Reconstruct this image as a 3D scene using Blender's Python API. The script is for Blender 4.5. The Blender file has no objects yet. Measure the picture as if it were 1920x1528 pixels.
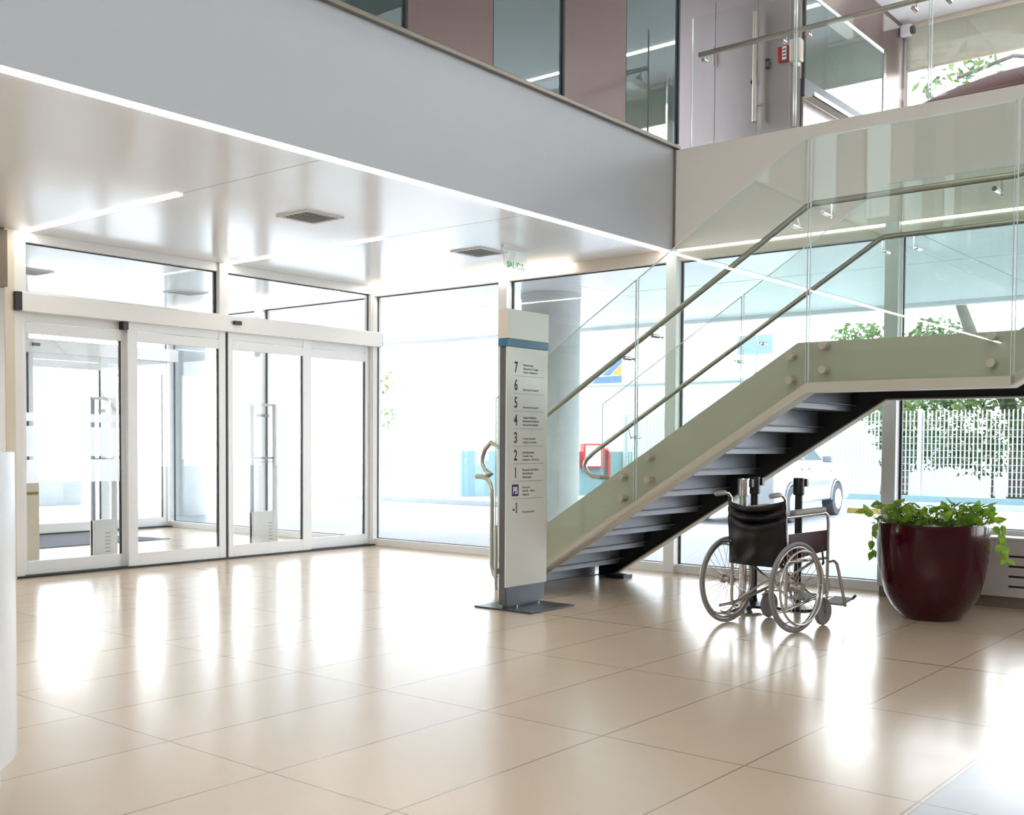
import bpy, bmesh, math, random
from mathutils import Vector, Matrix
PI = math.pi
R = math.radians
random.seed(7)
scene = bpy.context.scene
COL = scene.collection

# ------------------------------------------------------------------ materials
def newmat(name):
    m = bpy.data.materials.new(name); m.use_nodes = True
    nt = m.node_tree; nt.nodes.clear()
    return m, nt, nt.nodes, nt.links

def pm(name, col, rough=0.5, metal=0.0, var=0.06, scale=6.0, bump=0.0, bscale=60.0, coat=0.0,
       spec=0.5, stretch=(1, 1, 1), trans=0.0, col2=None):
    m, nt, N, L = newmat(name)
    out = N.new('ShaderNodeOutputMaterial'); b = N.new('ShaderNodeBsdfPrincipled')
    L.new(b.outputs[0], out.inputs[0])
    tc = N.new('ShaderNodeTexCoord'); mp = N.new('ShaderNodeMapping'); mp.inputs['Scale'].default_value = stretch
    L.new(tc.outputs['Object'], mp.inputs[0])
    no = N.new('ShaderNodeTexNoise'); no.inputs['Scale'].default_value = scale; no.inputs['Detail'].default_value = 4
    L.new(mp.outputs[0], no.inputs['Vector'])
    mx = N.new('ShaderNodeMix'); mx.data_type = 'RGBA'
    c2 = col2 or tuple(max(0, c * (1 - var * 2)) for c in col)
    mx.inputs[6].default_value = (*col, 1); mx.inputs[7].default_value = (*c2, 1)
    L.new(no.outputs['Fac'], mx.inputs[0]); L.new(mx.outputs[2], b.inputs['Base Color'])
    b.inputs['Roughness'].default_value = rough; b.inputs['Metallic'].default_value = metal
    b.inputs['Specular IOR Level'].default_value = spec
    if coat: b.inputs['Coat Weight'].default_value = coat; b.inputs['Coat Roughness'].default_value = 0.03
    if trans: b.inputs['Transmission Weight'].default_value = trans
    if bump:
        n2 = N.new('ShaderNodeTexNoise'); n2.inputs['Scale'].default_value = bscale
        L.new(mp.outputs[0], n2.inputs['Vector'])
        bp = N.new('ShaderNodeBump'); bp.inputs['Strength'].default_value = bump; bp.inputs['Distance'].default_value = 0.01
        L.new(n2.outputs['Fac'], bp.inputs['Height']); L.new(bp.outputs[0], b.inputs['Normal'])
    return m

def glassmat(name, tint=(0.97, 0.99, 0.985), f0=0.04, rough=0.0, body=None, bodyfac=0.0):
    """clear pane: sees straight through, mirrors more at grazing angles"""
    m, nt, N, L = newmat(name)
    out = N.new('ShaderNodeOutputMaterial')
    tr = N.new('ShaderNodeBsdfTransparent'); tr.inputs[0].default_value = (*tint, 1)
    gl = N.new('ShaderNodeBsdfGlossy'); gl.inputs['Roughness'].default_value = rough; gl.inputs[0].default_value = (1, 1, 1, 1)
    lw = N.new('ShaderNodeLayerWeight'); lw.inputs[0].default_value = 0.5
    p = N.new('ShaderNodeMath'); p.operation = 'POWER'; p.inputs[1].default_value = 5; L.new(lw.outputs['Facing'], p.inputs[0])
    q = N.new('ShaderNodeMath'); q.operation = 'MULTIPLY_ADD'; q.inputs[1].default_value = 1 - f0; q.inputs[2].default_value = f0
    L.new(p.outputs[0], q.inputs[0])
    mix = N.new('ShaderNodeMixShader'); L.new(q.outputs[0], mix.inputs[0])
    src = tr
    if bodyfac:
        df = N.new('ShaderNodeBsdfTranslucent' if name.startswith(('roller', 'frosted')) else 'ShaderNodeBsdfDiffuse'); df.inputs[0].default_value = (*body, 1)
        m2 = N.new('ShaderNodeMixShader'); m2.inputs[0].default_value = bodyfac
        L.new(tr.outputs[0], m2.inputs[1]); L.new(df.outputs[0], m2.inputs[2]); src = m2
    L.new(src.outputs[0], mix.inputs[1]); L.new(gl.outputs[0], mix.inputs[2]); L.new(mix.outputs[0], out.inputs[0])
    return m

def emat(name, col, s):
    m, nt, N, L = newmat(name)
    out = N.new('ShaderNodeOutputMaterial'); e = N.new('ShaderNodeEmission')
    no = N.new('ShaderNodeTexNoise'); no.inputs['Scale'].default_value = 3
    mr = N.new('ShaderNodeMapRange'); mr.inputs['To Min'].default_value = s * 0.95; mr.inputs['To Max'].default_value = s * 1.05
    L.new(no.outputs['Fac'], mr.inputs[0]); L.new(mr.outputs[0], e.inputs[1])
    e.inputs[0].default_value = (*col, 1); L.new(e.outputs[0], out.inputs[0])
    return m

def leafmat(name, col, col2, tl=0.35, rough=0.4, scale=9):
    m, nt, N, L = newmat(name)
    out = N.new('ShaderNodeOutputMaterial'); b = N.new('ShaderNodeBsdfPrincipled'); t = N.new('ShaderNodeBsdfTranslucent')
    tc = N.new('ShaderNodeTexCoord'); no = N.new('ShaderNodeTexNoise'); no.inputs['Scale'].default_value = scale
    L.new(tc.outputs['Object'], no.inputs['Vector'])
    mr = N.new('ShaderNodeMapRange'); mr.inputs['From Min'].default_value = 0.35; mr.inputs['From Max'].default_value = 0.65
    L.new(no.outputs['Fac'], mr.inputs[0])
    mx = N.new('ShaderNodeMix'); mx.data_type = 'RGBA'; mx.inputs[6].default_value = (*col, 1); mx.inputs[7].default_value = (*col2, 1)
    L.new(mr.outputs[0], mx.inputs[0]); L.new(mx.outputs[2], b.inputs['Base Color']); L.new(mx.outputs[2], t.inputs[0])
    b.inputs['Roughness'].default_value = rough
    s = N.new('ShaderNodeMixShader'); s.inputs[0].default_value = tl
    L.new(b.outputs[0], s.inputs[1]); L.new(t.outputs[0], s.inputs[2]); L.new(s.outputs[0], out.inputs[0])
    return m

def tilemat(name, base, base2, grout, x0, sx, y0, sy, w=0.0035, rough=0.21, extra=None):
    m, nt, N, L = newmat(name)
    out = N.new('ShaderNodeOutputMaterial'); b = N.new('ShaderNodeBsdfPrincipled'); L.new(b.outputs[0], out.inputs[0])
    tc = N.new('ShaderNodeTexCoord'); sep = N.new('ShaderNodeSeparateXYZ'); L.new(tc.outputs['Object'], sep.inputs[0])
    def mt(op, a, bb=None, c=None):
        n = N.new('ShaderNodeMath'); n.operation = op
        for i, v in enumerate((a, bb, c)):
            if v is None: continue
            if isinstance(v, (int, float)): n.inputs[i].default_value = v
            else: L.new(v, n.inputs[i])
        return n.outputs[0]
    X, Y = sep.outputs[0], sep.outputs[1]
    ux = mt('DIVIDE', mt('SUBTRACT', X, x0), sx); uy = mt('DIVIDE', mt('SUBTRACT', Y, y0), sy)
    def line(u, s):
        f = mt('FRACT', mt('ADD', u, 0.5)); d = mt('MULTIPLY', mt('ABSOLUTE', mt('SUBTRACT', f, 0.5)), s)
        return mt('LESS_THAN', d, w)
    g = mt('MAXIMUM', line(ux, sx), line(uy, sy))
    cmb = N.new('ShaderNodeCombineXYZ'); L.new(mt('FLOOR', ux), cmb.inputs[0]); L.new(mt('FLOOR', uy), cmb.inputs[1])
    wn = N.new('ShaderNodeTexWhiteNoise'); L.new(cmb.outputs[0], wn.inputs['Vector'])
    no = N.new('ShaderNodeTexNoise'); no.inputs['Scale'].default_value = 2.2; no.inputs['Detail'].default_value = 6
    L.new(tc.outputs['Object'], no.inputs['Vector'])
    f = mt('MULTIPLY_ADD', wn.outputs['Value'], 0.35, mt('MULTIPLY', no.outputs['Fac'], 0.65))
    mx = N.new('ShaderNodeMix'); mx.data_type = 'RGBA'; mx.inputs[6].default_value = (*base, 1); mx.inputs[7].default_value = (*base2, 1)
    L.new(f, mx.inputs[0])
    m2 = N.new('ShaderNodeMix'); m2.data_type = 'RGBA'; L.new(mx.outputs[2], m2.inputs[6]); m2.inputs[7].default_value = (*grout, 1)
    L.new(g, m2.inputs[0]); res = m2.outputs[2]
    if extra:
        e = mt('MAXIMUM', mt('LESS_THAN', mt('ABSOLUTE', mt('SUBTRACT', X, extra[0])), 0.006),
               mt('LESS_THAN', mt('ABSOLUTE', mt('SUBTRACT', Y, extra[1])), 0.006))
        m3 = N.new('ShaderNodeMix'); m3.data_type = 'RGBA'; L.new(res, m3.inputs[6]); m3.inputs[7].default_value = (0.10, 0.055, 0.03, 1)
        L.new(e, m3.inputs[0]); res = m3.outputs[2]
    L.new(res, b.inputs['Base Color'])
    n3 = N.new('ShaderNodeTexNoise'); n3.inputs['Scale'].default_value = 5
    L.new(tc.outputs['Object'], n3.inputs['Vector'])
    mr = N.new('ShaderNodeMapRange'); mr.inputs['To Min'].default_value = rough * 0.85; mr.inputs['To Max'].default_value = rough * 1.2
    L.new(n3.outputs['Fac'], mr.inputs[0]); L.new(mr.outputs[0], b.inputs['Roughness'])
    b.inputs['Specular IOR Level'].default_value = 1.0
    return m

M = {}
M['floor'] = tilemat('floor_tile', (0.70, 0.545, 0.395), (0.65, 0.50, 0.355), (0.30, 0.23, 0.17), -2.956, 1.2455, -3.79, 0.669, extra=(-2.956, -3.79))
M['floor2'] = tilemat('floor_grey_tile', (0.46, 0.47, 0.48), (0.40, 0.41, 0.42), (0.22, 0.2, 0.18), -2.956, 1.2455, -8.49, 0.9)
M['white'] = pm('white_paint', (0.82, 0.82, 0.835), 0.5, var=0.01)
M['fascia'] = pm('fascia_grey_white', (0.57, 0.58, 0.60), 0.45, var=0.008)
M['hallwall'] = pm('hall_wall_taupe', (0.36, 0.33, 0.30), 0.6, var=0.02)
M['warmwall'] = pm('warm_white_panel', (0.84, 0.775, 0.70), 0.5, var=0.01)
M['ceil'] = pm('ceiling_panel', (0.93, 0.94, 0.965), 0.2, var=0.005, spec=1.0)
M['alu'] = pm('white_aluminium', (0.88, 0.87, 0.85), 0.35, var=0.01)
M['alu2'] = pm('cool_aluminium', (0.86, 0.875, 0.88), 0.32, var=0.01)
M['gasket'] = pm('black_gasket', (0.015, 0.02, 0.025), 0.5)
M['steel'] = pm('brushed_steel', (0.60, 0.58, 0.52), 0.28, 1.0, var=0.04, stretch=(30, 30, 1))
M['rail'] = pm('satin_rail_steel', (0.52, 0.49, 0.41), 0.33, 1.0, var=0.04, scale=20)
M['ledge'] = pm('bronze_ledge', (0.27, 0.235, 0.19), 0.4, 0.6, var=0.04)
M['standoff'] = pm('satin_standoff', (0.58, 0.51, 0.43), 0.3, 0.3, var=0.04)
M['chrome'] = pm('chrome', (0.80, 0.79, 0.77), 0.08, 1.0, var=0.02)
M['glass'] = glassmat('clear_glass', (0.985, 0.995, 0.993), 0.035)
M['vestglass'] = glassmat('vestibule_glass', (0.975, 0.99, 0.99), 0.03)
M['stairglass'] = glassmat('green_stair_glass', (0.925, 0.963, 0.94), 0.04)
M['spandrel'] = None
M['black'] = pm('black_plastic', (0.012, 0.012, 0.014), 0.35)
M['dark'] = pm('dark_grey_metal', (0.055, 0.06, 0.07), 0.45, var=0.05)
M['stairmetal'] = pm('grey_blue_stair_steel', (0.215, 0.23, 0.265), 0.42, 0.2, var=0.05)
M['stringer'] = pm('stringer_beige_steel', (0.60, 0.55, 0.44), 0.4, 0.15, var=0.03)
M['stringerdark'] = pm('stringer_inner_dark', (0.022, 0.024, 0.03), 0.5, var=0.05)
M['maroonpanel'] = pm('brushed_brown_panel', (0.185, 0.125, 0.112), 0.36, 0.5, var=0.03, stretch=(1, 1, 0.1), scale=30)
M['doorpanel'] = pm('brushed_metal_door', (0.56, 0.50, 0.49), 0.33, 0.75, var=0.03, stretch=(1, 1, 0.1), scale=30)
M['led'] = emat('led_light', (1.0, 0.95, 0.86), 13.0)
M['ledwhite'] = emat('led_white', (1.0, 0.98, 0.95), 11.0)
M['leddim'] = emat('led_soft', (1.0, 0.98, 0.95), 5.5)
M['beam'] = pm('beige_beam', (0.78, 0.70, 0.58), 0.45, var=0.02)
M['concrete'] = pm('column_concrete', (0.54, 0.565, 0.56), 0.8, var=0.12, scale=4, bump=0.15)
M['asphalt'] = pm('pale_concrete_paving', (0.25, 0.27, 0.30), 0.5, var=0.15, scale=0.8)
M['soil'] = pm('soil', (0.05, 0.035, 0.025), 0.9, bump=0.5)
M['pot'] = pm('maroon_lacquer', (0.048, 0.0012, 0.004), 0.2, var=0.1, coat=0.35, spec=0.2)
M['leaf'] = leafmat('pothos_leaf', (0.11, 0.26, 0.02), (0.40, 0.55, 0.06), 0.4)
M['treeleaf'] = leafmat('tree_leaf', (0.03, 0.068, 0.018), (0.095, 0.15, 0.04), 0.3, scale=2)
M['paleleaf'] = leafmat('pale_leaf', (0.10, 0.14, 0.05), (0.20, 0.24, 0.10), 0.4, scale=2)
M['palebark'] = pm('pale_bark', (0.34, 0.33, 0.31), 0.9, var=0.15, scale=12)
M['bark'] = pm('bark', (0.10, 0.085, 0.075), 0.9, var=0.25, scale=12, bump=0.6)
M['signgrey'] = pm('sign_grey_body', (0.135, 0.135, 0.14), 0.38, 0.3, var=0.03)
M['signbase'] = pm('sign_blue_grey', (0.13, 0.16, 0.185), 0.35, 0.4, var=0.03)
M['signplate'] = pm('sign_base_plate', (0.07, 0.075, 0.08), 0.3, 0.6, var=0.05)
M['signface'] = pm('sign_face', (0.80, 0.79, 0.73), 0.2, var=0.01)
M['signbeige'] = pm('sign_top_side', (0.82, 0.70, 0.57), 0.4, var=0.01)
M['signblue'] = pm('sign_blue_band', (0.05, 0.17, 0.28), 0.35, var=0.02)
M['navy'] = pm('navy_square', (0.008, 0.010, 0.13), 0.35, var=0.02)
M['ink'] = pm('sign_ink', (0.02, 0.022, 0.025), 0.5)
M['ink2'] = pm('sign_small_ink', (0.12, 0.115, 0.105), 0.5)
M['vinyl'] = pm('black_vinyl', (0.005, 0.005, 0.0055), 0.4, var=0.15, bump=0.08, bscale=40, spec=0.35)
M['maroonvinyl'] = pm('maroon_vinyl', (0.055, 0.007, 0.012), 0.35, var=0.1)
M['sofa'] = pm('brown_red_upholstery', (0.17, 0.055, 0.05), 0.5, var=0.1)
M['tealvinyl'] = pm('teal_seat_vinyl', (0.01, 0.05, 0.07), 0.4)
M['tyre'] = pm('grey_tyre', (0.28, 0.27, 0.26), 0.6, var=0.05)
M['padgrey'] = pm('grey_arm_pad', (0.30, 0.28, 0.255), 0.45, var=0.05)
M['wcframe'] = pm('wheelchair_tube', (0.60, 0.56, 0.52), 0.22, 0.9, var=0.05)
M['heater'] = pm('heater_cabinet_white', (0.62, 0.57, 0.53), 0.45, var=0.01)
M['plinth'] = pm('plinth_brown', (0.22, 0.17, 0.12), 0.5, var=0.05)
M['desk'] = pm('white_counter', (0.88, 0.88, 0.89), 0.25, var=0.01)
M['wood'] = pm('beige_counter_top', (0.62, 0.45, 0.30), 0.4, var=0.08, stretch=(1, 8, 1))
M['frost'] = glassmat('frosted_film', (0.93, 0.95, 0.97), 0.04, 0.3, body=(0.95, 0.95, 0.96), bodyfac=0.75)
M['acrylic'] = glassmat('acrylic_screen', (0.97, 0.985, 0.985), 0.05, body=(0.9, 0.93, 0.93), bodyfac=0.35)
M['mat'] = pm('entrance_mat', (0.20, 0.21, 0.26), 0.9, var=0.1, bump=0.3)
M['gate'] = pm('gate_plastic', (0.70, 0.70, 0.69), 0.4, var=0.02)
M['gatedark'] = pm('gate_dark_trim', (0.30, 0.33, 0.37), 0.4)
M['red'] = pm('red_alarm', (0.42, 0.015, 0.012), 0.4)
M['cream'] = pm('cream_plastic', (0.70, 0.62, 0.50), 0.4)
M['blind'] = glassmat('roller_blind_cloth', (0.85, 0.85, 0.80), 0.0, 0.6, body=(0.33, 0.31, 0.265), bodyfac=0.86)
M['carpaint'] = pm('white_car_paint', (0.50, 0.52, 0.54), 0.25, var=0.01, coat=0.5)
M['carglass'] = pm('car_window', (0.10, 0.13, 0.15), 0.1)
M['cartrim'] = pm('car_grey_trim', (0.22, 0.25, 0.28), 0.5)
M['cartyre'] = pm('car_tyre', (0.055, 0.06, 0.07), 0.7)
M['fence'] = pm('fence_white_steel', (0.36, 0.40, 0.42), 0.5, var=0.03)
M['teal'] = pm('teal_wall_paint', (0.16, 0.27, 0.30), 0.7, var=0.08)
M['yellow'] = pm('yellow_paint', (0.30, 0.21, 0.05), 0.6, var=0.1)
M['kerb'] = pm('kerb_blue_grey', (0.36, 0.40, 0.46), 0.8, var=0.1)
M['bldg'] = pm('white_render', (0.62, 0.63, 0.63), 0.8, var=0.03)
M['bldgwin'] = pm('building_window', (0.26, 0.32, 0.36), 0.3)
M['signb'] = pm('sign_blue', (0.05, 0.11, 0.26), 0.5)
M['billb'] = pm('billboard_blue', (0.20, 0.26, 0.36), 0.5)
M['signo'] = pm('sign_orange', (0.40, 0.19, 0.04), 0.5)
M['glassedge'] = pm('polished_glass_edge', (0.74, 0.82, 0.78), 0.15, var=0.02)
M['exitgreen'] = pm('exit_green', (0.25, 0.62, 0.40), 0.5)
M['exitglass'] = glassmat('exit_acrylic', (0.93, 0.97, 0.95), 0.05, body=(0.8, 0.9, 0.85), bodyfac=0.25)

def spandrel():
    m, nt, N, L = newmat('tinted_panel_glass')
    out = N.new('ShaderNodeOutputMaterial'); df = N.new('ShaderNodeBsdfDiffuse')
    no = N.new('ShaderNodeTexNoise'); no.inputs['Scale'].default_value = 2
    mx = N.new('ShaderNodeMix'); mx.data_type = 'RGBA'; mx.inputs[6].default_value = (0.115, 0.145, 0.14, 1); mx.inputs[7].default_value = (0.10, 0.13, 0.125, 1)
    L.new(no.outputs['Fac'], mx.inputs[0]); L.new(mx.outputs[2], df.inputs[0])
    gl = N.new('ShaderNodeBsdfGlossy'); gl.inputs['Roughness'].default_value = 0.01; gl.inputs[0].default_value = (0.86, 0.97, 0.95, 1)
    lw = N.new('ShaderNodeLayerWeight'); lw.inputs[0].default_value = 0.5
    p = N.new('ShaderNodeMath'); p.operation = 'POWER'; p.inputs[1].default_value = 4; L.new(lw.outputs['Facing'], p.inputs[0])
    q = N.new('ShaderNodeMath'); q.operation = 'MULTIPLY_ADD'; q.inputs[1].default_value = 0.75; q.inputs[2].default_value = 0.17
    L.new(p.outputs[0], q.inputs[0])
    ms = N.new('ShaderNodeMixShader'); L.new(q.outputs[0], ms.inputs[0]); L.new(df.outputs[0], ms.inputs[1]); L.new(gl.outputs[0], ms.inputs[2])
    L.new(ms.outputs[0], out.inputs[0]); return m
M['spandrel'] = spandrel()

# ------------------------------------------------------------------ mesh builder
WM = {}
class MB:
    def __init__(s): s.v = []; s.f = []
    def add(s, vs, fs):
        o = len(s.v); s.v += [tuple(v) for v in vs]; s.f += [tuple(i + o for i in f) for f in fs]; return s
    def box(s, x0, x1, y0, y1, z0, z1):
        vs = [(x, y, z) for x in (x0, x1) for y in (y0, y1) for z in (z0, z1)]
        return s.add(vs, [(0, 1, 3, 2), (4, 6, 7, 5), (0, 4, 5, 1), (2, 3, 7, 6), (0, 2, 6, 4), (1, 5, 7, 3)])
    def obox(s, c, sz, mat=None):
        mat = mat or Matrix(); c = Vector(c)
        vs = [c + mat.to_3x3() @ Vector((x * sz[0] / 2, y * sz[1] / 2, z * sz[2] / 2)) for x in (-1, 1) for y in (-1, 1) for z in (-1, 1)]
        return s.add(vs, [(0, 1, 3, 2), (4, 6, 7, 5), (0, 4, 5, 1), (2, 3, 7, 6), (0, 2, 6, 4), (1, 5, 7, 3)])
    def prism(s, pts, axis, a, b):
        """polygon pts (2D) extruded along axis from a to b; axis 'x': pts=(y,z); 'y': pts=(x,z); 'z': pts=(x,y)"""
        def P(p, t): return {'x': (t, p[0], p[1]), 'y': (p[0], t, p[1]), 'z': (p[0], p[1], t)}[axis]
        n = len(pts); vs = [P(p, a) for p in pts] + [P(p, b) for p in pts]
        fs = [tuple(range(n))[::-1], tuple(range(n, 2 * n))] + [(i, (i + 1) % n, n + (i + 1) % n, n + i) for i in range(n)]
        return s.add(vs, fs)
    def cyl(s, p0, p1, r, r2=None, n=16, cap=True):
        return s.tube([p0, p1], r, n, r2=r2, cap=cap)
    def tube(s, path, r, n=10, r2=None, cap=True, closed=False):
        P = [Vector(p) for p in path]; k = len(P)
        rs = [r] * k if not isinstance(r, (list, tuple)) else list(r)
        if r2 is not None: rs = [r + (r2 - r) * i / (k - 1) for i in range(k)]
        tang = []
        for i in range(k):
            if closed: t = P[(i + 1) % k] - P[i - 1]
            else: t = P[min(i + 1, k - 1)] - P[max(i - 1, 0)]
            tang.append(t.normalized())
        up = Vector((0, 0, 1)) if abs(tang[0].z) < 0.9 else Vector((1, 0, 0))
        nrm = (up - tang[0] * up.dot(tang[0])).normalized(); vs = []
        for i in range(k):
            nrm = (nrm - tang[i] * nrm.dot(tang[i])).normalized(); bi = tang[i].cross(nrm)
            for j in range(n):
                a = 2 * PI * j / n; vs.append(P[i] + (nrm * math.cos(a) + bi * math.sin(a)) * rs[i])
        fs = []
        for i in range(k if closed else k - 1):
            for j in range(n):
                a = i * n; b = ((i + 1) % k) * n
                fs.append((a + j, a + (j + 1) % n, b + (j + 1) % n, b + j))
        if cap and not closed: fs += [tuple(range(n))[::-1], tuple(range((k - 1) * n, k * n))]
        return s.add(vs, fs)
    def torus(s, c, axis, Rr, r, n=48, m=8):
        a = Vector(axis).normalized(); u = a.orthogonal().normalized(); w = a.cross(u); c = Vector(c)
        path = [c + (u * math.cos(2 * PI * i / n) + w * math.sin(2 * PI * i / n)) * Rr for i in range(n)]
        vs = []
        for i in range(n):
            d = (path[i] - c).normalized()
            for j in range(m):
                t = 2 * PI * j / m; vs.append(path[i] + d * math.cos(t) * r + a * math.sin(t) * r)
        fs = [(i * m + j, ((i + 1) % n) * m + j, ((i + 1) % n) * m + (j + 1) % m, i * m + (j + 1) % m) for i in range(n) for j in range(m)]
        return s.add(vs, fs)
    def lathe(s, c, prof, n=48):
        c = Vector(c); vs = []; fs = []; k = len(prof)
        for (r, z) in prof:
            for j in range(n):
                a = 2 * PI * j / n; vs.append(c + Vector((max(r, 1e-4) * math.cos(a), max(r, 1e-4) * math.sin(a), z)))
        for i in range(k - 1):
            for j in range(n): fs.append((i * n + j, i * n + (j + 1) % n, (i + 1) * n + (j + 1) % n, (i + 1) * n + j))
        fs += [tuple(range(n))[::-1], tuple(range((k - 1) * n, k * n))]
        return s.add(vs, fs)
    def sphere(s, c, rx, ry, rz, n=16, m=10):
        c = Vector(c); vs = [c + Vector((0, 0, -rz))]; fs = []
        for i in range(1, m):
            t = -PI / 2 + PI * i / m
            for j in range(n):
                a = 2 * PI * j / n; vs.append(c + Vector((rx * math.cos(t) * math.cos(a), ry * math.cos(t) * math.sin(a), rz * math.sin(t))))
        vs.append(c + Vector((0, 0, rz))); top = len(vs) - 1
        for j in range(n): fs.append((0, 1 + (j + 1) % n, 1 + j)); fs.append((top, 1 + (m - 2) * n + j, 1 + (m - 2) * n + (j + 1) % n))
        for i in range(m - 2):
            for j in range(n): fs.append((1 + i * n + j, 1 + i * n + (j + 1) % n, 1 + (i + 1) * n + (j + 1) % n, 1 + (i + 1) * n + j))
        return s.add(vs, fs)
    def flatten(s, z):
        s.v = [(v[0], v[1], max(v[2], z)) for v in s.v]; return s
    def build(s, name, mat, parent=None, local=False, smooth=False, bevel=0.0, solid=0.0, sub=0):
        me = bpy.data.meshes.new(name); vs = s.v
        root = parent
        while root is not None and root.parent is not None: root = root.parent
        if root is not None and not local:
            inv = WM[root.name].inverted(); vs = [inv @ Vector(v) for v in vs]
        me.from_pydata([tuple(v) for v in vs], [], s.f); me.update()
        bm = bmesh.new(); bm.from_mesh(me); bmesh.ops.recalc_face_normals(bm, faces=bm.faces); bm.to_mesh(me); bm.free()
        me.materials.append(M[mat] if isinstance(mat, str) else mat)
        if smooth:
            for p in me.polygons: p.use_smooth = True
            try: me.set_sharp_from_angle(angle=R(40))
            except Exception: pass
        o = bpy.data.objects.new(name, me); COL.objects.link(o)
        if parent is not None: o.parent = parent
        if parent is None: WM[o.name] = Matrix()
        if solid:
            md = o.modifiers.new('s', 'SOLIDIFY'); md.thickness = solid; md.offset = 0
        if sub:
            md = o.modifiers.new('u', 'SUBSURF'); md.levels = sub; md.render_levels = sub
        if bevel:
            md = o.modifiers.new('b', 'BEVEL'); md.width = bevel; md.segments = 2; md.limit_method = 'ANGLE'; md.angle_limit = R(40)
        return o

def tag(o, label, cat, group=None):
    o['label'] = label; o['category'] = cat
    if group: o['group'] = group
    return o
def thing(name, label, cat, loc=(0, 0, 0), rotz=0.0, group=None):
    o = bpy.data.objects.new(name, None); COL.objects.link(o); o.empty_display_size = 0.1
    o.location = loc; o.rotation_euler = (0, 0, rotz)
    WM[o.name] = Matrix.Translation(Vector(loc)) @ Matrix.Rotation(rotz, 4, 'Z')
    return tag(o, label, cat, group)
def struct(name, loc=(0, 0, 0)):
    o = bpy.data.objects.new(name, None); COL.objects.link(o); o.empty_display_size = 0.1
    o.location = loc; WM[o.name] = Matrix.Translation(Vector(loc)); o['kind'] = 'structure'; return o
def S(o): o['kind'] = 'structure'; return o
def copy_tree(o, loc, rotz, label=None):
    c = o.copy(); COL.objects.link(c); c.location = loc; c.rotation_euler = (0, 0, rotz)
    WM[c.name] = Matrix.Translation(Vector(loc)) @ Matrix.Rotation(rotz, 4, 'Z')
    if label: c['label'] = label
    for ch in o.children:
        d = ch.copy(); COL.objects.link(d); d.parent = c
        for g in ch.children:
            e = g.copy(); COL.objects.link(e); e.parent = d
    return c

_dg = None
def textmesh(txt, size, xs=1.0, bold=0.0, extrude=0.001, align='LEFT'):
    cu = bpy.data.curves.new('t', 'FONT'); cu.body = txt; cu.size = size; cu.extrude = extrude; cu.offset = bold; cu.align_x = align
    ob = bpy.data.objects.new('t', cu); COL.objects.link(ob); bpy.context.view_layer.update()
    ev = ob.evaluated_get(bpy.context.evaluated_depsgraph_get()); me = ev.to_mesh()
    vs = [(v.co.x * xs, v.co.y, v.co.z) for v in me.vertices]; fs = [tuple(p.vertices) for p in me.polygons]
    ev.to_mesh_clear(); bpy.data.objects.remove(ob); bpy.data.curves.remove(cu)
    return vs, fs

# ------------------------------------------------------------------ setting: floors, ceilings, walls
ZC = 3.15          # soffit height
S(MB().box(-16, 0.05, -8.49, 4.4, -0.12, 0).build('floor', 'floor'))
S(MB().box(-16, 0.05, -17, -8.49, -0.12, 0).build('floor', 'floor2'))
S(MB().box(0.05, 60, -40, 60, -0.2, -0.015).box(-40, 0.05, 4.4, 60, -0.2, -0.015).build('floor', 'asphalt'))
# lower ceiling inside, with fine joints where the light lines run
cb = MB()
xs = [-16, -13.2, -11.0, -8.8, -6.6, -4.4, -2.2, 0.0]
for a, b in zip(xs[:-1], xs[1:]): cb.box(a + 0.004, b - 0.004, -4.2, -0.02, ZC, ZC + 0.05)
cb.box(-16, 0.0, -4.2, 0, ZC + 0.05, ZC + 0.10)
S(cb.build('ceiling', 'ceil'))
cb = MB()
for a, b in zip(xs[:-1], xs[1:]): cb.box(a + 0.004, b - 0.004, 0.02, 4.3, ZC, ZC + 0.05)
cb.box(-16, 0.0, 0, 4.3, ZC + 0.05, ZC + 0.10)
S(cb.build('ceiling', 'ceil'))
# outside soffit: panels with dark joints, edge beam
cb = MB(); ys = [9.4, 6.45, 4.3, 2.15, 0, -2.13, -4.26, -6.41, -8.56, -10.7, -13, -20]
for a, b in zip(ys[1:], ys[:-1]):
    cb.box(0.04, 2.138, a + 0.006, b - 0.006, ZC, ZC + 0.05); cb.box(2.162, 5.24, a + 0.006, b - 0.006, ZC, ZC + 0.05)
cb.box(0.04, 5.4, -20, 9.5, ZC + 0.05, ZC + 0.12).box(5.3, 5.42, -20, 9.5, ZC - 0.05, ZC + 0.12)
cb.box(-16, 0.04, 4.32, 9.5, ZC, ZC + 0.12)
S(cb.build('ceiling', 'ceil'))
# upper slabs, rooms and roof
S(MB().box(-16, 0.0, -4.14, 9.5, ZC + 0.12, 4.13).box(0.02, 5.42, -20, 9.5, ZC + 0.12, 4.13).build('floor', 'white'))
S(MB().box(0.0, 5.42, -20, 9.5, 6.55, 6.75).build('ceiling', 'white'))
rb = MB().box(-16, 0, -17.2, -12, 8.2, 8.4).box(-16, 0, -10.2, 9.5, 8.2, 8.4).box(-16, -9.5, -12, -10.2, 8.2, 8.4).box(-7.5, 0, -12, -10.2, 8.2, 8.4)  # gap in the roof is an unseen skylight added for fill daylight
S(rb.build('ceiling', 'white'))
S(MB().box(-16.2, -16, -17.2, 9.5, 0, 5.7).box(-16.2, -16, -17.2, 9.5, 7.7, 8.4).box(-16.2, -16, -17.2, -15.5, 5.7, 7.7).box(-16.2, -16, -6.0, 9.5, 5.7, 7.7).build('wall_rear', 'hallwall'))
w = struct('window_40', (-16.1, -10.7, 5.7))  # unseen clerestory, added to bring daylight onto the right beam wall
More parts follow.
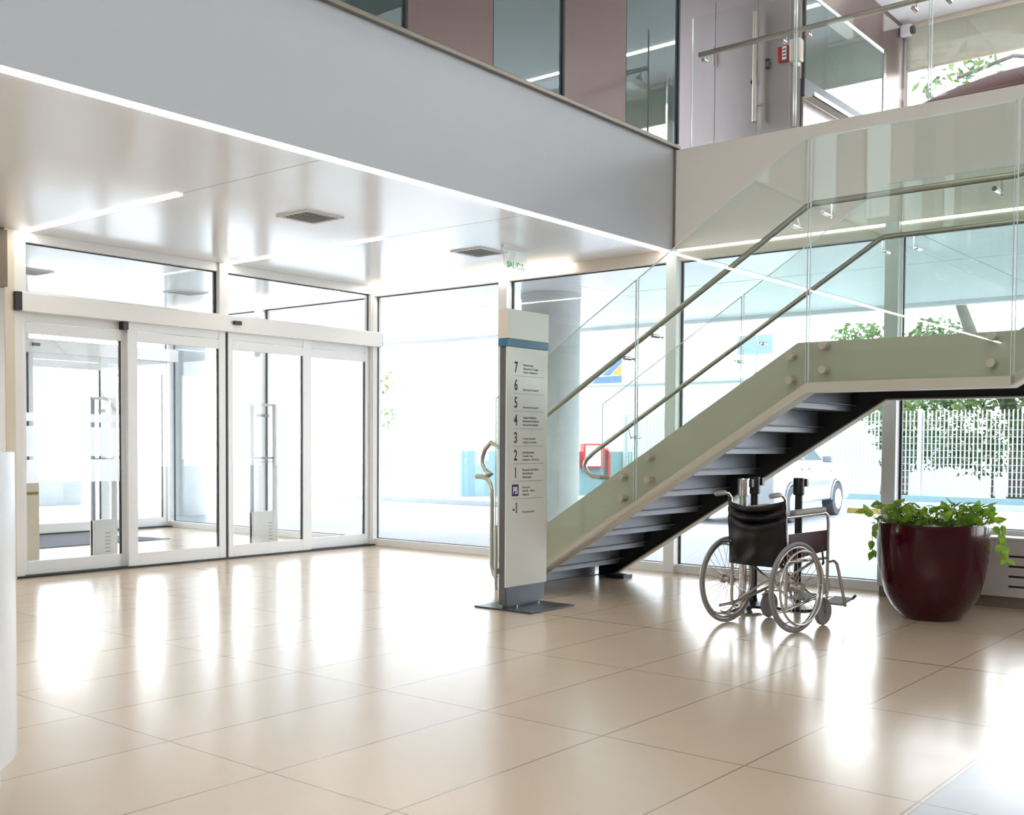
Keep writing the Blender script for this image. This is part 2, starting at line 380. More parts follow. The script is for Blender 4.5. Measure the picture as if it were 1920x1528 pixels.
for k in range(6): MB().box(-16.15, -16.05, -15.5 + 1.88 * k, -15.4 + 1.88 * k, 5.7, 7.7).build('mullion', 'alu', w)
MB().box(-16.106, -16.094, -15.5, -6.0, 5.7, 7.7).build('pane', 'glass', w)
S(MB().box(-16.2, 0.0, -17.2, -17, 0, 8.4).build('wall_side', 'hallwall'))
S(MB().box(0.0, 0.2, -20, 9.5, 6.55, 8.4).build('wall_upper', 'white'))
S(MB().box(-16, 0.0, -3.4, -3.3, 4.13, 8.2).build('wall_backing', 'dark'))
# white fascia of the mezzanine and the beam face above the right-hand glazing
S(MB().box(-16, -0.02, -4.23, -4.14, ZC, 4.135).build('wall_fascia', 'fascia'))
S(MB().box(-0.02, 0.03, -20, -4.235, ZC - 0.0, 4.12).build('wall_right', 'warmwall'))
S(MB().box(-0.035, -0.018, -4.252, -4.232, ZC, 4.13).build('trim_1', 'plinth'))
# steel ledge at the foot of the upper panels
lb = MB().prism([(-4.275, 4.135), (-4.14, 4.135), (-4.14, 4.205), (-4.205, 4.205), (-4.275, 4.165)], 'x', -16, 0.03)
S(lb.build('trim_2', 'ledge'))
# wall above the door glazing far left and window wall continuing left
S(MB().box(-16, -6.75, -0.06, 0.06, 0, ZC).build('wall_left', 'white'))

# ------------------------------------------------------------------ light strips (real luminaires)
def strip(name, label, x0, x1, y0, y1, z0, z1, mat='led', group='linear light strips'):
    t = thing(name, label, 'light', ((x0 + x1) / 2, (y0 + y1) / 2, z0), 0, group)
    MB().box(x0, x1, y0, y1, z0, z1).build('diffuser', mat, t)
    return t
strip('light_strip', 'long glowing light strip along the foot of the white fascia', -16, -0.06, -4.20, -4.155, ZC - 0.012, ZC, 'ledwhite')
strip('light_strip', 'glowing ceiling strip meeting the left jamb of the sliding doors', -4.43, -4.37, -2.47, -0.02, ZC - 0.006, ZC)
strip('light_strip', 'glowing ceiling strip ending above the middle mullion of the doors', -2.225, -2.175, -2.44, -0.02, ZC - 0.006, ZC)
strip('light_strip', 'glowing strip over the corner glazing left of the exit sign', -0.16, -0.115, -3.05, -0.1, ZC - 0.012, ZC)
strip('light_strip', 'bright light line under the beam behind the stair glass', -0.065, -0.035, -16, -4.24, ZC - 0.022, ZC - 0.002, 'leddim')
strip('light_strip', 'ceiling strip of the upper corridor mirrored in the glass panels', 3.22, 3.27, -12, -5.2, 6.535, 6.552)
strip('light_strip', 'glowing strip on the vestibule soffit over the outer glazing', -0.16, -0.115, 0.15, 4.2, ZC - 0.012, ZC)

# ------------------------------------------------------------------ windows
def bay_x(n, y0, y1, zs=0.0, x=0.0, glass='glass'):
    """glazed bay in the plane x=const between mullion centres y0>y1 (mullion at y1)"""
    w = struct('window_%d' % n, (x, (y0 + y1) / 2, zs))
    f = MB()
    f.box(x - 0.06, x + 0.05, y1, y0, zs, zs + 0.085)
    f.build('sill', 'alu', w, bevel=0.004)
    MB().box(x - 0.06, x + 0.05, y1, y0, 3.035, ZC).build('head', 'beam' if y1 < -0.2 else 'alu', w, bevel=0.004)
    MB().box(x - 0.10, x + 0.06, y1 - 0.06, y1 + 0.06, zs, ZC).build('mullion', 'alu', w, bevel=0.005)
    g = MB()
    g.box(x - 0.008, x + 0.012, y1 + 0.06, y1 + 0.075, zs + 0.085, 3.035).box(x - 0.008, x + 0.012, y1 + 0.06, y0 - 0.06, 3.025, 3.035)
    g.box(x - 0.008, x + 0.012, y1 + 0.06, y0 - 0.06, zs + 0.085, zs + 0.092).box(x - 0.008, x + 0.012, y0 - 0.08, y0 - 0.062, zs + 0.085, 3.035)
    g.build('gasket', 'gasket', w)
    MB().box(x - 0.006, x + 0.006, y1 + 0.06, y0 - 0.06, zs + 0.085, 3.035).build('pane', glass, w)
    return w
bay_x(1, 0.0, -2.13); bay_x(2, -2.13, -4.26); bay_x(3, -4.26, -6.41); bay_x(4, -6.41, -8.56, 0.50); bay_x(5, -8.56, -10.7, 0.50)
bay_x(6, 4.3, 2.15, glass='vestglass'); bay_x(7, 2.15, 0.0, glass='vestglass')
bay_x(8, 4.3, 2.15, x=-6.6, glass='vestglass'); bay_x(9, 2.15, 0.0, x=-6.6, glass='vestglass')
for k, (a, b) in enumerate(((-10.7, -13.0), (-13.0, -15.3), (-15.3, -17.2))): bay_x(10 + k, a, b, 0.50)
# corner post
S(MB().box(-0.085, 0.05, -0.075, 0.07, 0, ZC).build('trim_3', 'alu', bevel=0.005))

def transom(n, x0, x1, y):
    w = struct('window_%d' % n, ((x0 + x1) / 2, y, 2.6))
    f = MB().box(x0, x1, y - 0.05, y + 0.05, 3.06, ZC); f.build('head', 'alu2', w, bevel=0.004)
    MB().box(x0 - 0.055, x0 + 0.055, y - 0.075, y + 0.06, 2.60, ZC).build('mullion', 'alu', w, bevel=0.004)
    g = MB().box(x0 + 0.055, x1 - 0.055, y - 0.012, y + 0.012, 3.05, 3.06).box(x1 - 0.075, x1 - 0.055, y - 0.012, y + 0.012, 2.61, 3.06)
    g.box(x0 + 0.055, x1 - 0.055, y - 0.012, y + 0.012, 2.605, 2.615)
    g.build('gasket', 'gasket', w)
    MB().box(x0 + 0.055, x1 - 0.055, y - 0.006, y + 0.006, 2.605, 3.06).build('pane', 'vestglass', w)
transom(20, -4.45, -2.25, 0.0); transom(21, -2.25, -0.03, 0.0)
transom(22, -4.45, -2.25, 4.3); transom(23, -2.25, -0.03, 4.3); transom(24, -6.6, -4.45, 4.3)
# bay left of the doors (mostly behind the counter)
w = struct('window_30', (-5.6, 0, 0))
MB().box(-6.7, -4.5, -0.05, 0.05, 0, 0.09).box(-6.7, -4.5, -0.05, 0.05, 3.06, ZC).box(-6.75, -6.65, -0.07, 0.07, 0, ZC).build('frame', 'alu', w, bevel=0.004)
MB().box(-6.65, -4.5, -0.006, 0.006, 0.09, 3.06).build('pane', 'vestglass', w)
w = struct('window_31', (-5.6, 4.3, 0))
MB().box(-6.7, -4.5, 4.25, 4.35, 0, 0.09).box(-6.75, -6.65, 4.23, 4.37, 0, ZC).box(-4.52, -4.42, 4.23, 4.37, 0, 2.6).build('frame', 'alu', w, bevel=0.004)
MB().box(-6.65, -4.5, 4.294, 4.306, 0.09, 2.6).build('pane', 'vestglass', w)
# dark reveal of the pier at the far left
S(MB().box(-5.0, -4.605, -0.16, -0.055, 2.62, ZC - 0.03).build('trim_4', 'plinth'))
S(MB().box(-4.60, -4.507, -0.09, 0.06, 0, ZC).build('trim_5', 'beam', bevel=0.004))

# ------------------------------------------------------------------ sliding doors
def leaf(d, x0, x1, y, stile_l, stile_r, glass='glass', bands=None, top=2.43, railh=0.125, bot=0.02):
    f = MB()
    f.box(x0, x0 + stile_l, y - 0.022, y + 0.022, bot, top).box(x1 - stile_r, x1, y - 0.022, y + 0.022, bot, top)
    f.box(x0 + stile_l, x1 - stile_r, y - 0.022, y + 0.022, bot, bot + railh)
    f.box(x0 + stile_l, x1 - stile_r, y - 0.022, y + 0.022, 2.24, 2.34)
    f.box(x0 + stile_l, x1 - stile_r, y - 0.018, y + 0.022, 2.345, top)
    o = f.build('door_leaf', 'alu2', d, bevel=0.003)
    g = MB().box(x1 - stile_r - 0.014, x1 - stile_r, y - 0.01, y + 0.012, bot + railh, 2.24)
    g.build('gasket', 'gasket', o)
    MB().box(x0 + stile_l, x1 - stile_r, y - 0.006, y + 0.006, bot + railh, 2.24).build('pane', glass, o)
    if bands:
        for (za, zb) in bands:
            MB().box(x0 + stile_l + 0.003, x1 - stile_r - 0.016, y - 0.010, y - 0.0062, za, zb).build('frosted_band', 'frost', o)
    return o
def doorset(n, y, sgn=1):
    d = struct('door_%d' % n, (-2.25, y, 0))
    h = MB().prism([(y - 0.13, 2.425), (y + 0.02, 2.425), (y + 0.02, 2.605), (y - 0.115, 2.605), (y - 0.13, 2.59)], 'x', -4.46, 0.02)
    hb = h.build('header_box', 'alu', d, bevel=0.004)
    MB().box(-4.52, -4.46, y - 0.132, y + 0.01, 2.43, 2.595).build('end_cap', 'black', hb)
    e = MB().box(0.02, 0.035, y - 0.125, y - 0.02, 2.43, 2.595); e.build('end_cap', 'alu', hb)
    MB().box(0.035, 0.05, y - 0.115, y - 0.035, 2.455, 2.57).build('end_cap', 'signgrey', hb)
    for xc in (-2.13, ):
        MB().box(xc - 0.05, xc + 0.05, y - 0.165, y - 0.13, 2.505, 2.545).build('motion_sensor', 'black', hb, bevel=0.008)
    MB().box(-4.52, -4.42, y - 0.06, y + 0.06, 0, 2.43).box(-0.10, -0.04, y - 0.04, y + 0.05, 0, 2.43).build('jamb', 'alu', d, bevel=0.004)
    MB().box(-4.5, -0.05, y - 0.1, y + 0.05, 0.001, 0.018).build('threshold', 'gasket', d)
    leaf(d, -4.43, -3.35, y, 0.05, 0.07, bands=((1.435, 1.515), (1.11, 1.39), (0.865, 1.08)) if n == 1 else None)
    leaf(d, -3.385, -2.235, y - 0.06, 0.105, 0.085)
    leaf(d, -2.205, -1.055, y - 0.06, 0.065, 0.125)
    leaf(d, -1.12, -0.075, y, 0.06, 0.085)
    MB().box(-3.44, -3.385, y - 0.10, y - 0.02, 2.35, 2.425).build('stop_block', 'black', d)
    MB().box(-2.226, -2.214, y - 0.085, y - 0.04, 0.02, 2.42).build('brush_seal', 'gasket', d)
    return d
doorset(1, 0.0); doorset(2, 4.3)

# ------------------------------------------------------------------ upper level, fascia side: alternating panels
PX = [(-3.70, -2.73, 'maroonpanel'), (-2.73, -1.84, 'spandrel'), (-1.82, -0.845, 'maroonpanel'), (-0.845, 0.06, 'spandrel'),
      (-5.58, -4.61, 'maroonpanel'), (-4.61, -3.72, 'spandrel')]
x = -5.60
while x > -15.5:
    PX += [(x - 0.91, x - 0.02, 'spandrel'), (x - 1.88, x - 0.91, 'maroonpanel')]; x -= 1.88
wl = struct('wall_upper_panels', (-4, -4.19, 4.2))
for a, b, m in PX:
    MB().box(a + 0.004, b - 0.004, -4.205, -4.185, 4.205, 8.2).build('wall_panel' if m == 'maroonpanel' else 'glass_panel', m, wl)
for xm in (-3.71, -1.83, 0.065, -5.59, -7.47, -9.35):
    MB().box(xm - 0.014, xm + 0.014, -4.225, -4.18, 4.205, 8.2).build('mullion', 'gasket', wl)
# ------------------------------------------------------------------ upper level, corridor side
XD = 1.5
wd = S(MB().box(XD, XD + 0.1, -4.83, 6, 4.13, 6.55).build('wall_corridor', 'doorpanel'))
S(MB().box(XD + 0.1, 4.66, -4.83, -4.73, 4.13, 6.55).build('wall_corridor_end', 'maroonpanel'))
dd = struct('door_3', (XD, -4.1, 4.13))
for a, b, nm in ((-3.52, -3.842, 'side_leaf'), (-3.848, -4.352, 'door_leaf'), (-4.358, -4.725, 'door_leaf')):
    MB().box(XD - 0.02, XD - 0.002, b, a, 4.14, 6.13).build(nm, 'doorpanel', dd, bevel=0.002)
h = MB().cyl((XD - 0.11, -4.37, 4.70), (XD - 0.11, -4.37, 5.86), 0.028)
hh = h.build('pull_handle', 'rail', dd, smooth=True)
MB().cyl((XD - 0.11, -4.37, 5.62), (XD - 0.02, -4.30, 5.62), 0.012).cyl((XD - 0.11, -4.37, 4.90), (XD - 0.02, -4.30, 4.90), 0.012).build('handle_bracket', 'plinth', hh, smooth=True)
MB().cyl((XD - 0.05, -4.32, 5.15), (XD - 0.02, -4.32, 5.15), 0.03).build('lock', 'chrome', dd, smooth=True)
MB().cyl((XD - 0.06, -3.845, 5.42), (XD - 0.06, -3.845, 5.62), 0.012).build('hinge', 'steel', dd, smooth=True)
# reflective glazed panel in the corridor end wall with dark kick panel and shelf
w = struct('window_32', (2.6, -4.85, 4.13))
MB().box(1.56, 3.78, -4.865, -4.845, 5.10, 5.98).build('pane', 'spandrel', w)
MB().box(1.53, 3.80, -4.87, -4.84, 4.915, 5.10).build('kick_band', 'dark', w)
MB().box(3.76, 3.84, -4.875, -4.84, 4.13, 6.02).build('frame', 'steel', w)
MB().box(1.53, 3.80, -4.875, -4.84, 5.98, 6.02).build('frame', 'alu2', w)
MB().box(1.53, 3.76, -4.86, -4.84, 4.14, 4.91).build('lower_panel', 'doorpanel', w)
t = thing('wall_shelf', 'slim pale shelf bar below the dark band of the corridor glass', 'shelf', (2.3, -4.92, 4.86))
MB().box(1.50, 3.3, -4.99, -4.872, 4.88, 4.895).build('board', 'beam', t)
MB().box(1.50, 3.3, -4.995, -4.975, 4.88, 4.925).build('front_edge', 'alu', t)

# far window wall of the corridor
w = struct('window_33', (4.6, -9, 4.13))
for k in range(5):
    y = -4.83 - 2.15 * k
    MB().box(4.57, 4.66, y - 0.05, y + 0.05, 4.13, 6.55).build('mullion', 'alu', w)
MB().box(4.57, 4.66, -16, -4.83, 4.13, 4.25).build('sill', 'alu', w)
MB().box(4.61, 4.622, -16, -4.83, 4.25, 6.55).build('pane', 'glass', w)
for k, lab in ((0, 'cream roller blind nearest the wall camera upstairs'), (1, 'cream roller blind further right along the upstairs window')):
    y0 = -4.88 - 2.15 * k
    t = thing('roller_blind', lab, 'blind', (4.52, y0 - 1.05, 5.96), 0, 'upstairs roller blinds')
    MB().box(4.515, 4.519, y0 - 2.1, y0, 5.96, 6.50).build('cloth', 'blind', t)
    MB().cyl((4.52, y0, 6.51), (4.52, y0 - 2.1, 6.51), 0.035).build('roller', 'cream', t, smooth=True)
    MB().box(4.507, 4.527, y0 - 2.1, y0, 5.945, 5.975).build('bottom_bar', 'cream', t)
S(MB().box(4.57, 4.75, -20, -15.9, 4.13, 6.55).build('wall_corridor_far', 'white'))
t = thing('security_camera', 'small white wall camera at the top corner of the upstairs window', 'camera', (4.4, -4.92, 6.42))
MB().box(4.36, 4.46, -4.97, -4.84, 6.36, 6.50).build('housing', 'white', t, bevel=0.02)
MB().cyl((4.40, -4.97, 6.42), (4.40, -5.01, 6.42), 0.05).build('lens', 'dark', t, smooth=True)
t = thing('fire_alarm_pull', 'red fire alarm box on the corridor door wall', 'alarm', (XD - 0.04, -4.66, 5.29))
MB().box(XD - 0.075, XD - 0.02, -4.72, -4.61, 5.29, 5.445).build('body', 'red', t, bevel=0.006)
MB().box(XD - 0.079, XD - 0.075, -4.71, -4.665, 5.30, 5.435).build('face_plate', 'white', t)
for z in (5.325, 5.36, 5.395): MB().box(XD - 0.081, XD - 0.079, -4.705, -4.67, z, z + 0.014).build('text_line', 'ink', t)
t = thing('soap_dispenser', 'cream rounded dispenser beside the red alarm box', 'dispenser', (XD - 0.06, -4.80, 5.23))
MB().box(XD - 0.13, XD - 0.0, -4.88, -4.755, 5.24, 5.485).build('body', 'cream', t, bevel=0.03)
MB().box(XD - 0.09, XD - 0.03, -4.85, -4.79, 5.20, 5.24).build('nozzle', 'white', t, bevel=0.01)
t = thing('card_reader', 'small black card reader on the corridor door leaf', 'card reader', (XD - 0.03, -4.48, 5.25))
MB().box(XD - 0.045, XD - 0.02, -4.50, -4.455, 5.255, 5.365).build('body', 'black', t, bevel=0.006)
MB().box(XD - 0.047, XD - 0.045, -4.495, -4.46, 5.28, 5.33).build('touch_pad', 'signgrey', t)
# curved maroon seat upstairs
t = thing('curved_sofa', 'rounded maroon sofa back rising behind the upper glass balustrade', 'sofa', (2.5, -7.6, 4.13))
MB().sphere((2.6, -7.02, 4.13), 0.9, 2.1, 0.95, 32, 16).flatten(4.131).build('backrest', 'sofa', t, smooth=True)
# upper balustrade (glass panels and rail)
t = thing('upper_balustrade', 'frameless glass balustrade with steel rail along the upper corridor edge', 'balustrade', (-0.06, -8, 4.12))
yb = [-4.44, -5.50, -6.69, -7.88, -9.07, -10.26]
for a, b in zip(yb[:-1], yb[1:]):
    g = MB().box(-0.085, -0.065, b + 0.008, a - 0.008, 3.95 + 0.17, 5.32).build('glass_panel', 'glass', t)
    for ye in (a - 0.008, b + 0.014): MB().box(-0.0855, -0.0645, ye - 0.006, ye, 4.12, 5.32).build('side_edge', 'glassedge', g)
rl = MB().cyl((-0.015, -4.49, 4.985), (-0.015, -10.4, 4.985), 0.024, n=14).build('handrail', 'rail', t, smooth=True)
for y in (-4.58, -5.38, -5.62, -6.55, -6.83, -7.75, -8.0):
    b = MB().cyl((-0.10, y, 4.90), (-0.03, y, 4.90), 0.019).cyl((-0.02, y, 4.89), (-0.015, y, 4.97), 0.007)
    b.build('rail_bracket', 'chrome', rl, smooth=True)

# ------------------------------------------------------------------ ceiling vents and exit sign
def vent(x, y, label):
    t = thing('ceiling_vent', label, 'vent', (x, y, ZC), 0, 'square ceiling vents')
    f = MB()
    a, b = 0.20, 0.165
    f.box(x - a, x + a, y - a, y - b, ZC - 0.012, ZC).box(x - a, x + a, y + b, y + a, ZC - 0.012, ZC)
    f.box(x - a, x - b, y - b, y + b, ZC - 0.012, ZC).box(x + b, x + a, y - b, y + b, ZC - 0.012, ZC)
    f.build('frame', 'white', t)
    MB().box(x - b, x + b, y - b, y + b, ZC - 0.004, ZC - 0.001).build('backing', 'dark', t)
    c = MB()
    for k in range(7):
        yy = y - b + 0.02 + k * 0.047
        c.obox((x, yy, ZC - 0.008), (2 * b, 0.034, 0.004), Matrix.Rotation(R(28), 4, 'X'))
    c.build('louvre', 'alu', t)
vent(-3.25, -2.64, 'square louvred vent in the white ceiling between the two light strips')
vent(-1.13, -2.68, 'square louvred vent in the white ceiling beside the exit sign')
vent(-1.19, 2.18, 'square vent seen through the glass above the doors, right of two')
vent(-3.25, 2.15, 'square vent seen through the glass above the doors, left of two')
t = thing('exit_sign', 'clear hanging exit sign with pale green lettering below the ceiling', 'sign', (-1.09, -3.11, 2.88))
MB().box(-1.29, -0.90, -3.13, -3.10, ZC - 0.03, ZC).build('mount', 'alu', t)
MB().box(-1.27, -0.92, -3.118, -3.112, 2.90, ZC - 0.03).build('panel', 'exitglass', t)
vs, fs = textmesh('SALIDA', 0.085, 0.95, 0.002, 0.001, 'CENTER')
MB().add([(-1.095 + v[0], -3.119 - v[2], 2.945 + v[1]) for v in vs], fs).build('lettering', 'exitgreen', t)

# ------------------------------------------------------------------ staircase
XN, XF = -2.2, -0.6
YK, ZK = -6.6, 1.63           # underside of the stringer at the landing kink
SL = 0.628
LY = -7.92                    # far end of the landing
ZL = 1.93                     # landing surface
def zu(y): return ZK - SL * (y - YK) if y > YK else (ZK if y > LY else ZK + SL * (LY - y))
st = thing('staircase', 'straight grey steel staircase with green glass sides and a landing', 'staircase', (-1.4, -5.2, 0))
def stringer(x0, x1, mat):
    D = 0.34
    pts = [(-4.005, 0.0), (YK, ZK), (LY, ZK), (-10.8, ZK + SL * (-LY - -10.8 * -1 + 2.88) if False else ZK + SL * (10.8 + LY)),
           (-10.8, ZK + SL * (10.8 + LY) + D + 0.07), (LY - 0.02, ZK + D), (YK + 0.10, ZK + D), (-3.84, 0.30), (-3.84, 0.0)]
    return MB().prism(pts, 'x', x0, x1)
s1 = stringer(XN + 0.06, XN + 0.075, 'stringer').build('stringer', 'stringer', st)
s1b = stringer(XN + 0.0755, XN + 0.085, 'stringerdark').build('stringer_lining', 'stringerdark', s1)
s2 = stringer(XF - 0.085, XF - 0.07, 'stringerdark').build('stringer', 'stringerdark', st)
def flange(x0, x1, th=0.012):
    m = MB()
    m.prism([(-3.98, 0.0), (YK, ZK), (LY, ZK), (-10.8, ZK + SL * (10.8 + LY)), (-10.8, ZK + SL * (10.8 + LY) - th), (LY, ZK - th), (YK, ZK - th), (-4.0, 0.0)], 'x', x0, x1)
    return m
flange(XN - 0.012, XN + 0.13).build('bottom_flange', 'stringer', s1)
MB().prism([(-3.92, 0.0), (YK, ZK + 0.055), (LY, ZK + 0.055), (LY, ZK), (YK, ZK), (-3.99, 0.0)], 'x', XN - 0.012, XN + 0.06).build('edge_bar', 'stringer', s1)
flange(XF - 0.10, XF + 0.02).build('bottom_flange', 'stringer', s2)
# folded steps
NR = 11; RISE = ZL / NR; GO = RISE / SL
for k in range(NR):
    zt = RISE * (k + 1); y0 = -3.79 - GO * k          # riser plane of this step, tread runs to y0-GO
    m = MB()
    if k < NR - 1: m.box(XN + 0.08, XF - 0.08, y0 - GO - 0.005, y0 + 0.03, zt - 0.045, zt)
    m.box(XN + 0.08, XF - 0.08, y0 - 0.006, y0 + 0.006, zt - RISE, zt - 0.045)
    m.box(XN + 0.08, XF - 0.08, y0 - 0.05, y0 - 0.006, zt - RISE + 0.0, zt - RISE + 0.008)
    m.build('step', 'stairmetal', st, bevel=0.003)
MB().box(XN + 0.08, XF - 0.08, LY - 0.19, YK + 0.02, ZL - 0.05, ZL).build('landing', 'stairmetal', st, bevel=0.003)
for k in range(5):
    zt = ZL + RISE * (k + 1); y0 = LY - 0.19 - GO * k
    MB().box(XN + 0.08, XF - 0.08, y0 - GO, y0 + 0.03, zt - 0.045, zt).box(XN + 0.08, XF - 0.08, y0 - 0.006, y0 + 0.006, zt - RISE, zt - 0.045).build('step', 'stairmetal', st, bevel=0.003)
for xa in (XF - 0.2, XN + 0.03): MB().box(xa, xa + 0.15, -4.20, -4.0, 0, 0.03).build('foot_plate', 'dark', st)
# glass panels
def gtop(y): return 3.355 - 0.628 * (y + 6.54) if y > -6.54 else (3.355 if y > LY else 3.355 + SL * (LY - y))
def gbot(y): return max(zu(y) + 0.06, 0.05)
def gpanel(x, ya, yb, extra=()):
    ysamp = sorted(set([ya, yb] + [e for e in (YK, -6.54, LY, -3.9) if min(ya, yb) < e < max(ya, yb)]), reverse=True)
    pts = [(y, gtop(y)) for y in ysamp] + [(y, gbot(y)) for y in reversed(ysamp)]
    m = MB(); n = len(ysamp)
    # split into convex strips
    vs = []
    for xx in (x - 0.006, x + 0.006): vs += [(xx, y, gbot(y)) for y in ysamp] + [(xx, y, gtop(y)) for y in ysamp]
    fs = []
    for i in range(n - 1):
        fs.append((i, i + 1, n + i + 1, n + i)); fs.append((2 * n + i, 3 * n + i, 3 * n + i + 1, 2 * n + i + 1))
        fs.append((i, 2 * n + i, 2 * n + i + 1, i + 1)); fs.append((n + i, n + i + 1, 3 * n + i + 1, 3 * n + i))
    fs.append((0, n, 3 * n, 2 * n)); fs.append((n - 1, 3 * n - 1, 4 * n - 1, 2 * n - 1))
    m.add(vs, fs)
    g = m.build('glass_panel', 'stairglass', st)
    e = MB(); xa, xb = x - 0.0068, x + 0.0068; h = 0.005
    for i in range(n - 1):
        p, q = ysamp[i], ysamp[i + 1]; zp, zq = gtop(p), gtop(q)
        e.add([(xa, p, zp - h), (xb, p, zp - h), (xb, p, zp + 0.001), (xa, p, zp + 0.001), (xa, q, zq - h), (xb, q, zq - h), (xb, q, zq + 0.001), (xa, q, zq + 0.001)],
              [(0, 1, 2, 3), (7, 6, 5, 4), (0, 4, 5, 1), (1, 5, 6, 2), (2, 6, 7, 3), (3, 7, 4, 0)])
    e.build('top_edge', 'glassedge', g)
    for y_, d_ in ((ya, -h * 0.8), (yb, h * 0.8)):
        MB().box(xa, xb, min(y_, y_ + d_), max(y_, y_ + d_), gbot(y_), gtop(y_)).build('side_edge', 'glassedge', g)
    return g
for x in (XN, XF):
    off = 0.0 if x == XN else -0.07
    joints = [-3.80, -5.215 + off, -6.60 + off, -7.925, -9.3]
    for a, b in zip(joints[:-1], joints[1:]):
        g = gpanel(x, a - 0.008, b + 0.008)
        xo = x - 0.02 if x == XN else x + 0.02
        for y in (a - 0.115, b + 0.125):
            zc = zu(y) + 0.12 + (0.02 if YK > y > LY else 0.035)
            for z in (zc, zc + 0.165):
                if z < 0.12: continue
                MB().cyl((x - 0.028 if x == XN else x - 0.075, y, z), (x + 0.058 if x == XN else x + 0.03, y, z), 0.0265, n=20).build('standoff', 'standoff', g, smooth=True)
# handrails: loop down at the foot, follow the flight, level over the landing
def arc(c, r, a0, a1, n=8, x=0.0):
    return [(x, c[0] + r * math.cos(a0 + (a1 - a0) * i / n), c[1] + r * math.sin(a0 + (a1 - a0) * i / n)) for i in range(n + 1)]
def railpath(x, dz=0.0):
    z0 = 2.93 + dz
    p = [(x, -9.4, z0 + SL * (9.4 + LY)), (x, LY - 0.02, z0 + 0.01), (x, LY + 0.03, z0), (x, -6.58, z0), (x, -6.53, z0 - 0.015)]
    yb_ = -3.80; p.append((x, yb_, z0 - SL * (yb_ + 6.55)))
    zb = z0 - SL * (yb_ + 6.55)
    return p, zb
xr = XN + 0.11
p, zb = railpath(xr)
loop = [(xr, -3.66, zb + 0.06), (xr, -3.59, zb - 0.0), (xr, -3.565, zb - 0.06), (xr, -3.565, zb - 0.13), (xr, -3.60, zb - 0.18), (xr - 0.01, -3.67, zb - 0.215), (xr - 0.04, -3.64, zb - 0.235)]
tail = [(xr - 0.05, -3.54, zb - 0.235), (xr - 0.05, -3.60, zb - 0.235), (xr - 0.05, -3.66, zb - 0.25), (xr - 0.05, -3.70, zb - 0.29), (xr - 0.05, -3.72, zb - 0.35), (xr - 0.05, -3.72, 0.20), (xr - 0.05, -3.745, 0.13), (xr - 0.05, -3.77, 0.10)]
hr = MB().tube(p + loop, 0.0215, 12).build('handrail', 'rail', st, smooth=True)
MB().tube(tail, 0.0215, 12).tube([(xr - 0.05, -3.765, 0.55), (xr - 0.05, -3.77, 0.0)], 0.014, 10).build('newel_post', 'rail', hr, smooth=True)
xr2 = XF - 0.11
p2, zb2 = railpath(xr2, -0.02)
loop2 = [(xr2, -3.70, zb2 - 0.08), (xr2, -3.68, zb2 - 0.13), (xr2, -3.70, zb2 - 0.19), (xr2, -3.77, zb2 - 0.235), (xr2, -3.86, zb2 - 0.245), (xr2 + 0.08, -3.90, zb2 - 0.245)]
hr2 = MB().tube(p2 + loop2, 0.0215, 12).build('handrail', 'rail', st, smooth=True)
def brackets(x, xg, ysl, z0, parent):
    for y in ysl:
        zr = (z0 - SL * (y + 6.55)) if y > -6.55 else z0
        dz = 0.10; dy = -0.03 if y > -6.55 else 0.0
        b = MB().cyl((xg - 0.045 if xg < x else xg + 0.045, y + dy, zr - dz), (xg + 0.045 if xg < x else xg - 0.045, y + dy, zr - dz), 0.016, n=14)
        b.cyl((x, y + dy, zr - dz - 0.02), (x, y, zr - 0.015), 0.006, n=8)
        b.cyl((x, y + dy, zr - dz), (xg, y + dy, zr - dz), 0.009, n=8)
        b.build('rail_bracket', 'chrome', parent, smooth=True)
brackets(xr, XN, (-4.2, -5.10, -5.35, -6.46, -6.71, -7.81), 2.93, hr)
brackets(xr2, XF, (-4.18, -5.24, -5.47, -6.55, -6.80, -7.81), 2.91, hr2)

# ------------------------------------------------------------------ directory sign
sg = thing('directory_sign', 'tall freestanding floor directory sign with grey sides and a blue band', 'sign', (-2.76, -4.58, 0))
MB().box(-3.04, -2.49, -4.855, -4.305, 0, 0.012).build('base_plate', 'signplate', sg, bevel=0.003)
bd = MB().box(-2.965, -2.49, -4.556, -4.485, 0.03, 1.985); bd.build('post', 'signgrey', sg, bevel=0.003)
MB().box(-2.93, -2.53, -4.54, -4.50, 0.012, 0.03).build('foot', 'signbase', sg)
for xx in (-2.87, -2.60): MB().cyl((xx, -4.58, 0.012), (xx, -4.58, 0.024), 0.012, n=10).build('bolt', 'chrome', sg, smooth=True)
MB().box(-2.962, -2.492, -4.5585, -4.556, 0.03, 0.20).build('lower_cover', 'signbase', sg)
MB().box(-2.985, -2.477, -4.57, -4.4865, 2.046, 2.267).build('top_cap', 'signbeige', sg, bevel=0.002)
MB().box(-2.985, -2.477, -4.573, -4.484, 1.987, 2.046).build('blue_band', 'signblue', sg, bevel=0.001)
MB().box(-2.985, -2.477, -4.5735, -4.5705, 2.047, 2.267).build('top_face', 'signface', sg)
pn = MB().box(-2.985, -2.477, -4.57, -4.5586, 0.165, 1.985).build('front_panel', 'signface', sg, bevel=0.002)
rows = [('7', ['Neonatología', 'Internación Cirugías', 'Centro Obstétrico']), ('6', ['Internación General']), ('5', ['Internación General']),
        ('4', ['Terapia Pediátrica', 'Internación Pediátrica', 'Internación General']), ('3', ['Terapia Intensiva', 'Unidad Coronaria']),
        ('2', ['Administración', 'Consult. Cap', 'Auditorio - Dirección']), ('1', ['Recepción Quirófano', 'Hemodinamia', 'Endoscopia']),
        ('PB', ['Recepción', 'Guardia - Bebés', 'Imágenes']), ('-1', ['Estacionamiento'])]
yf = -4.5701
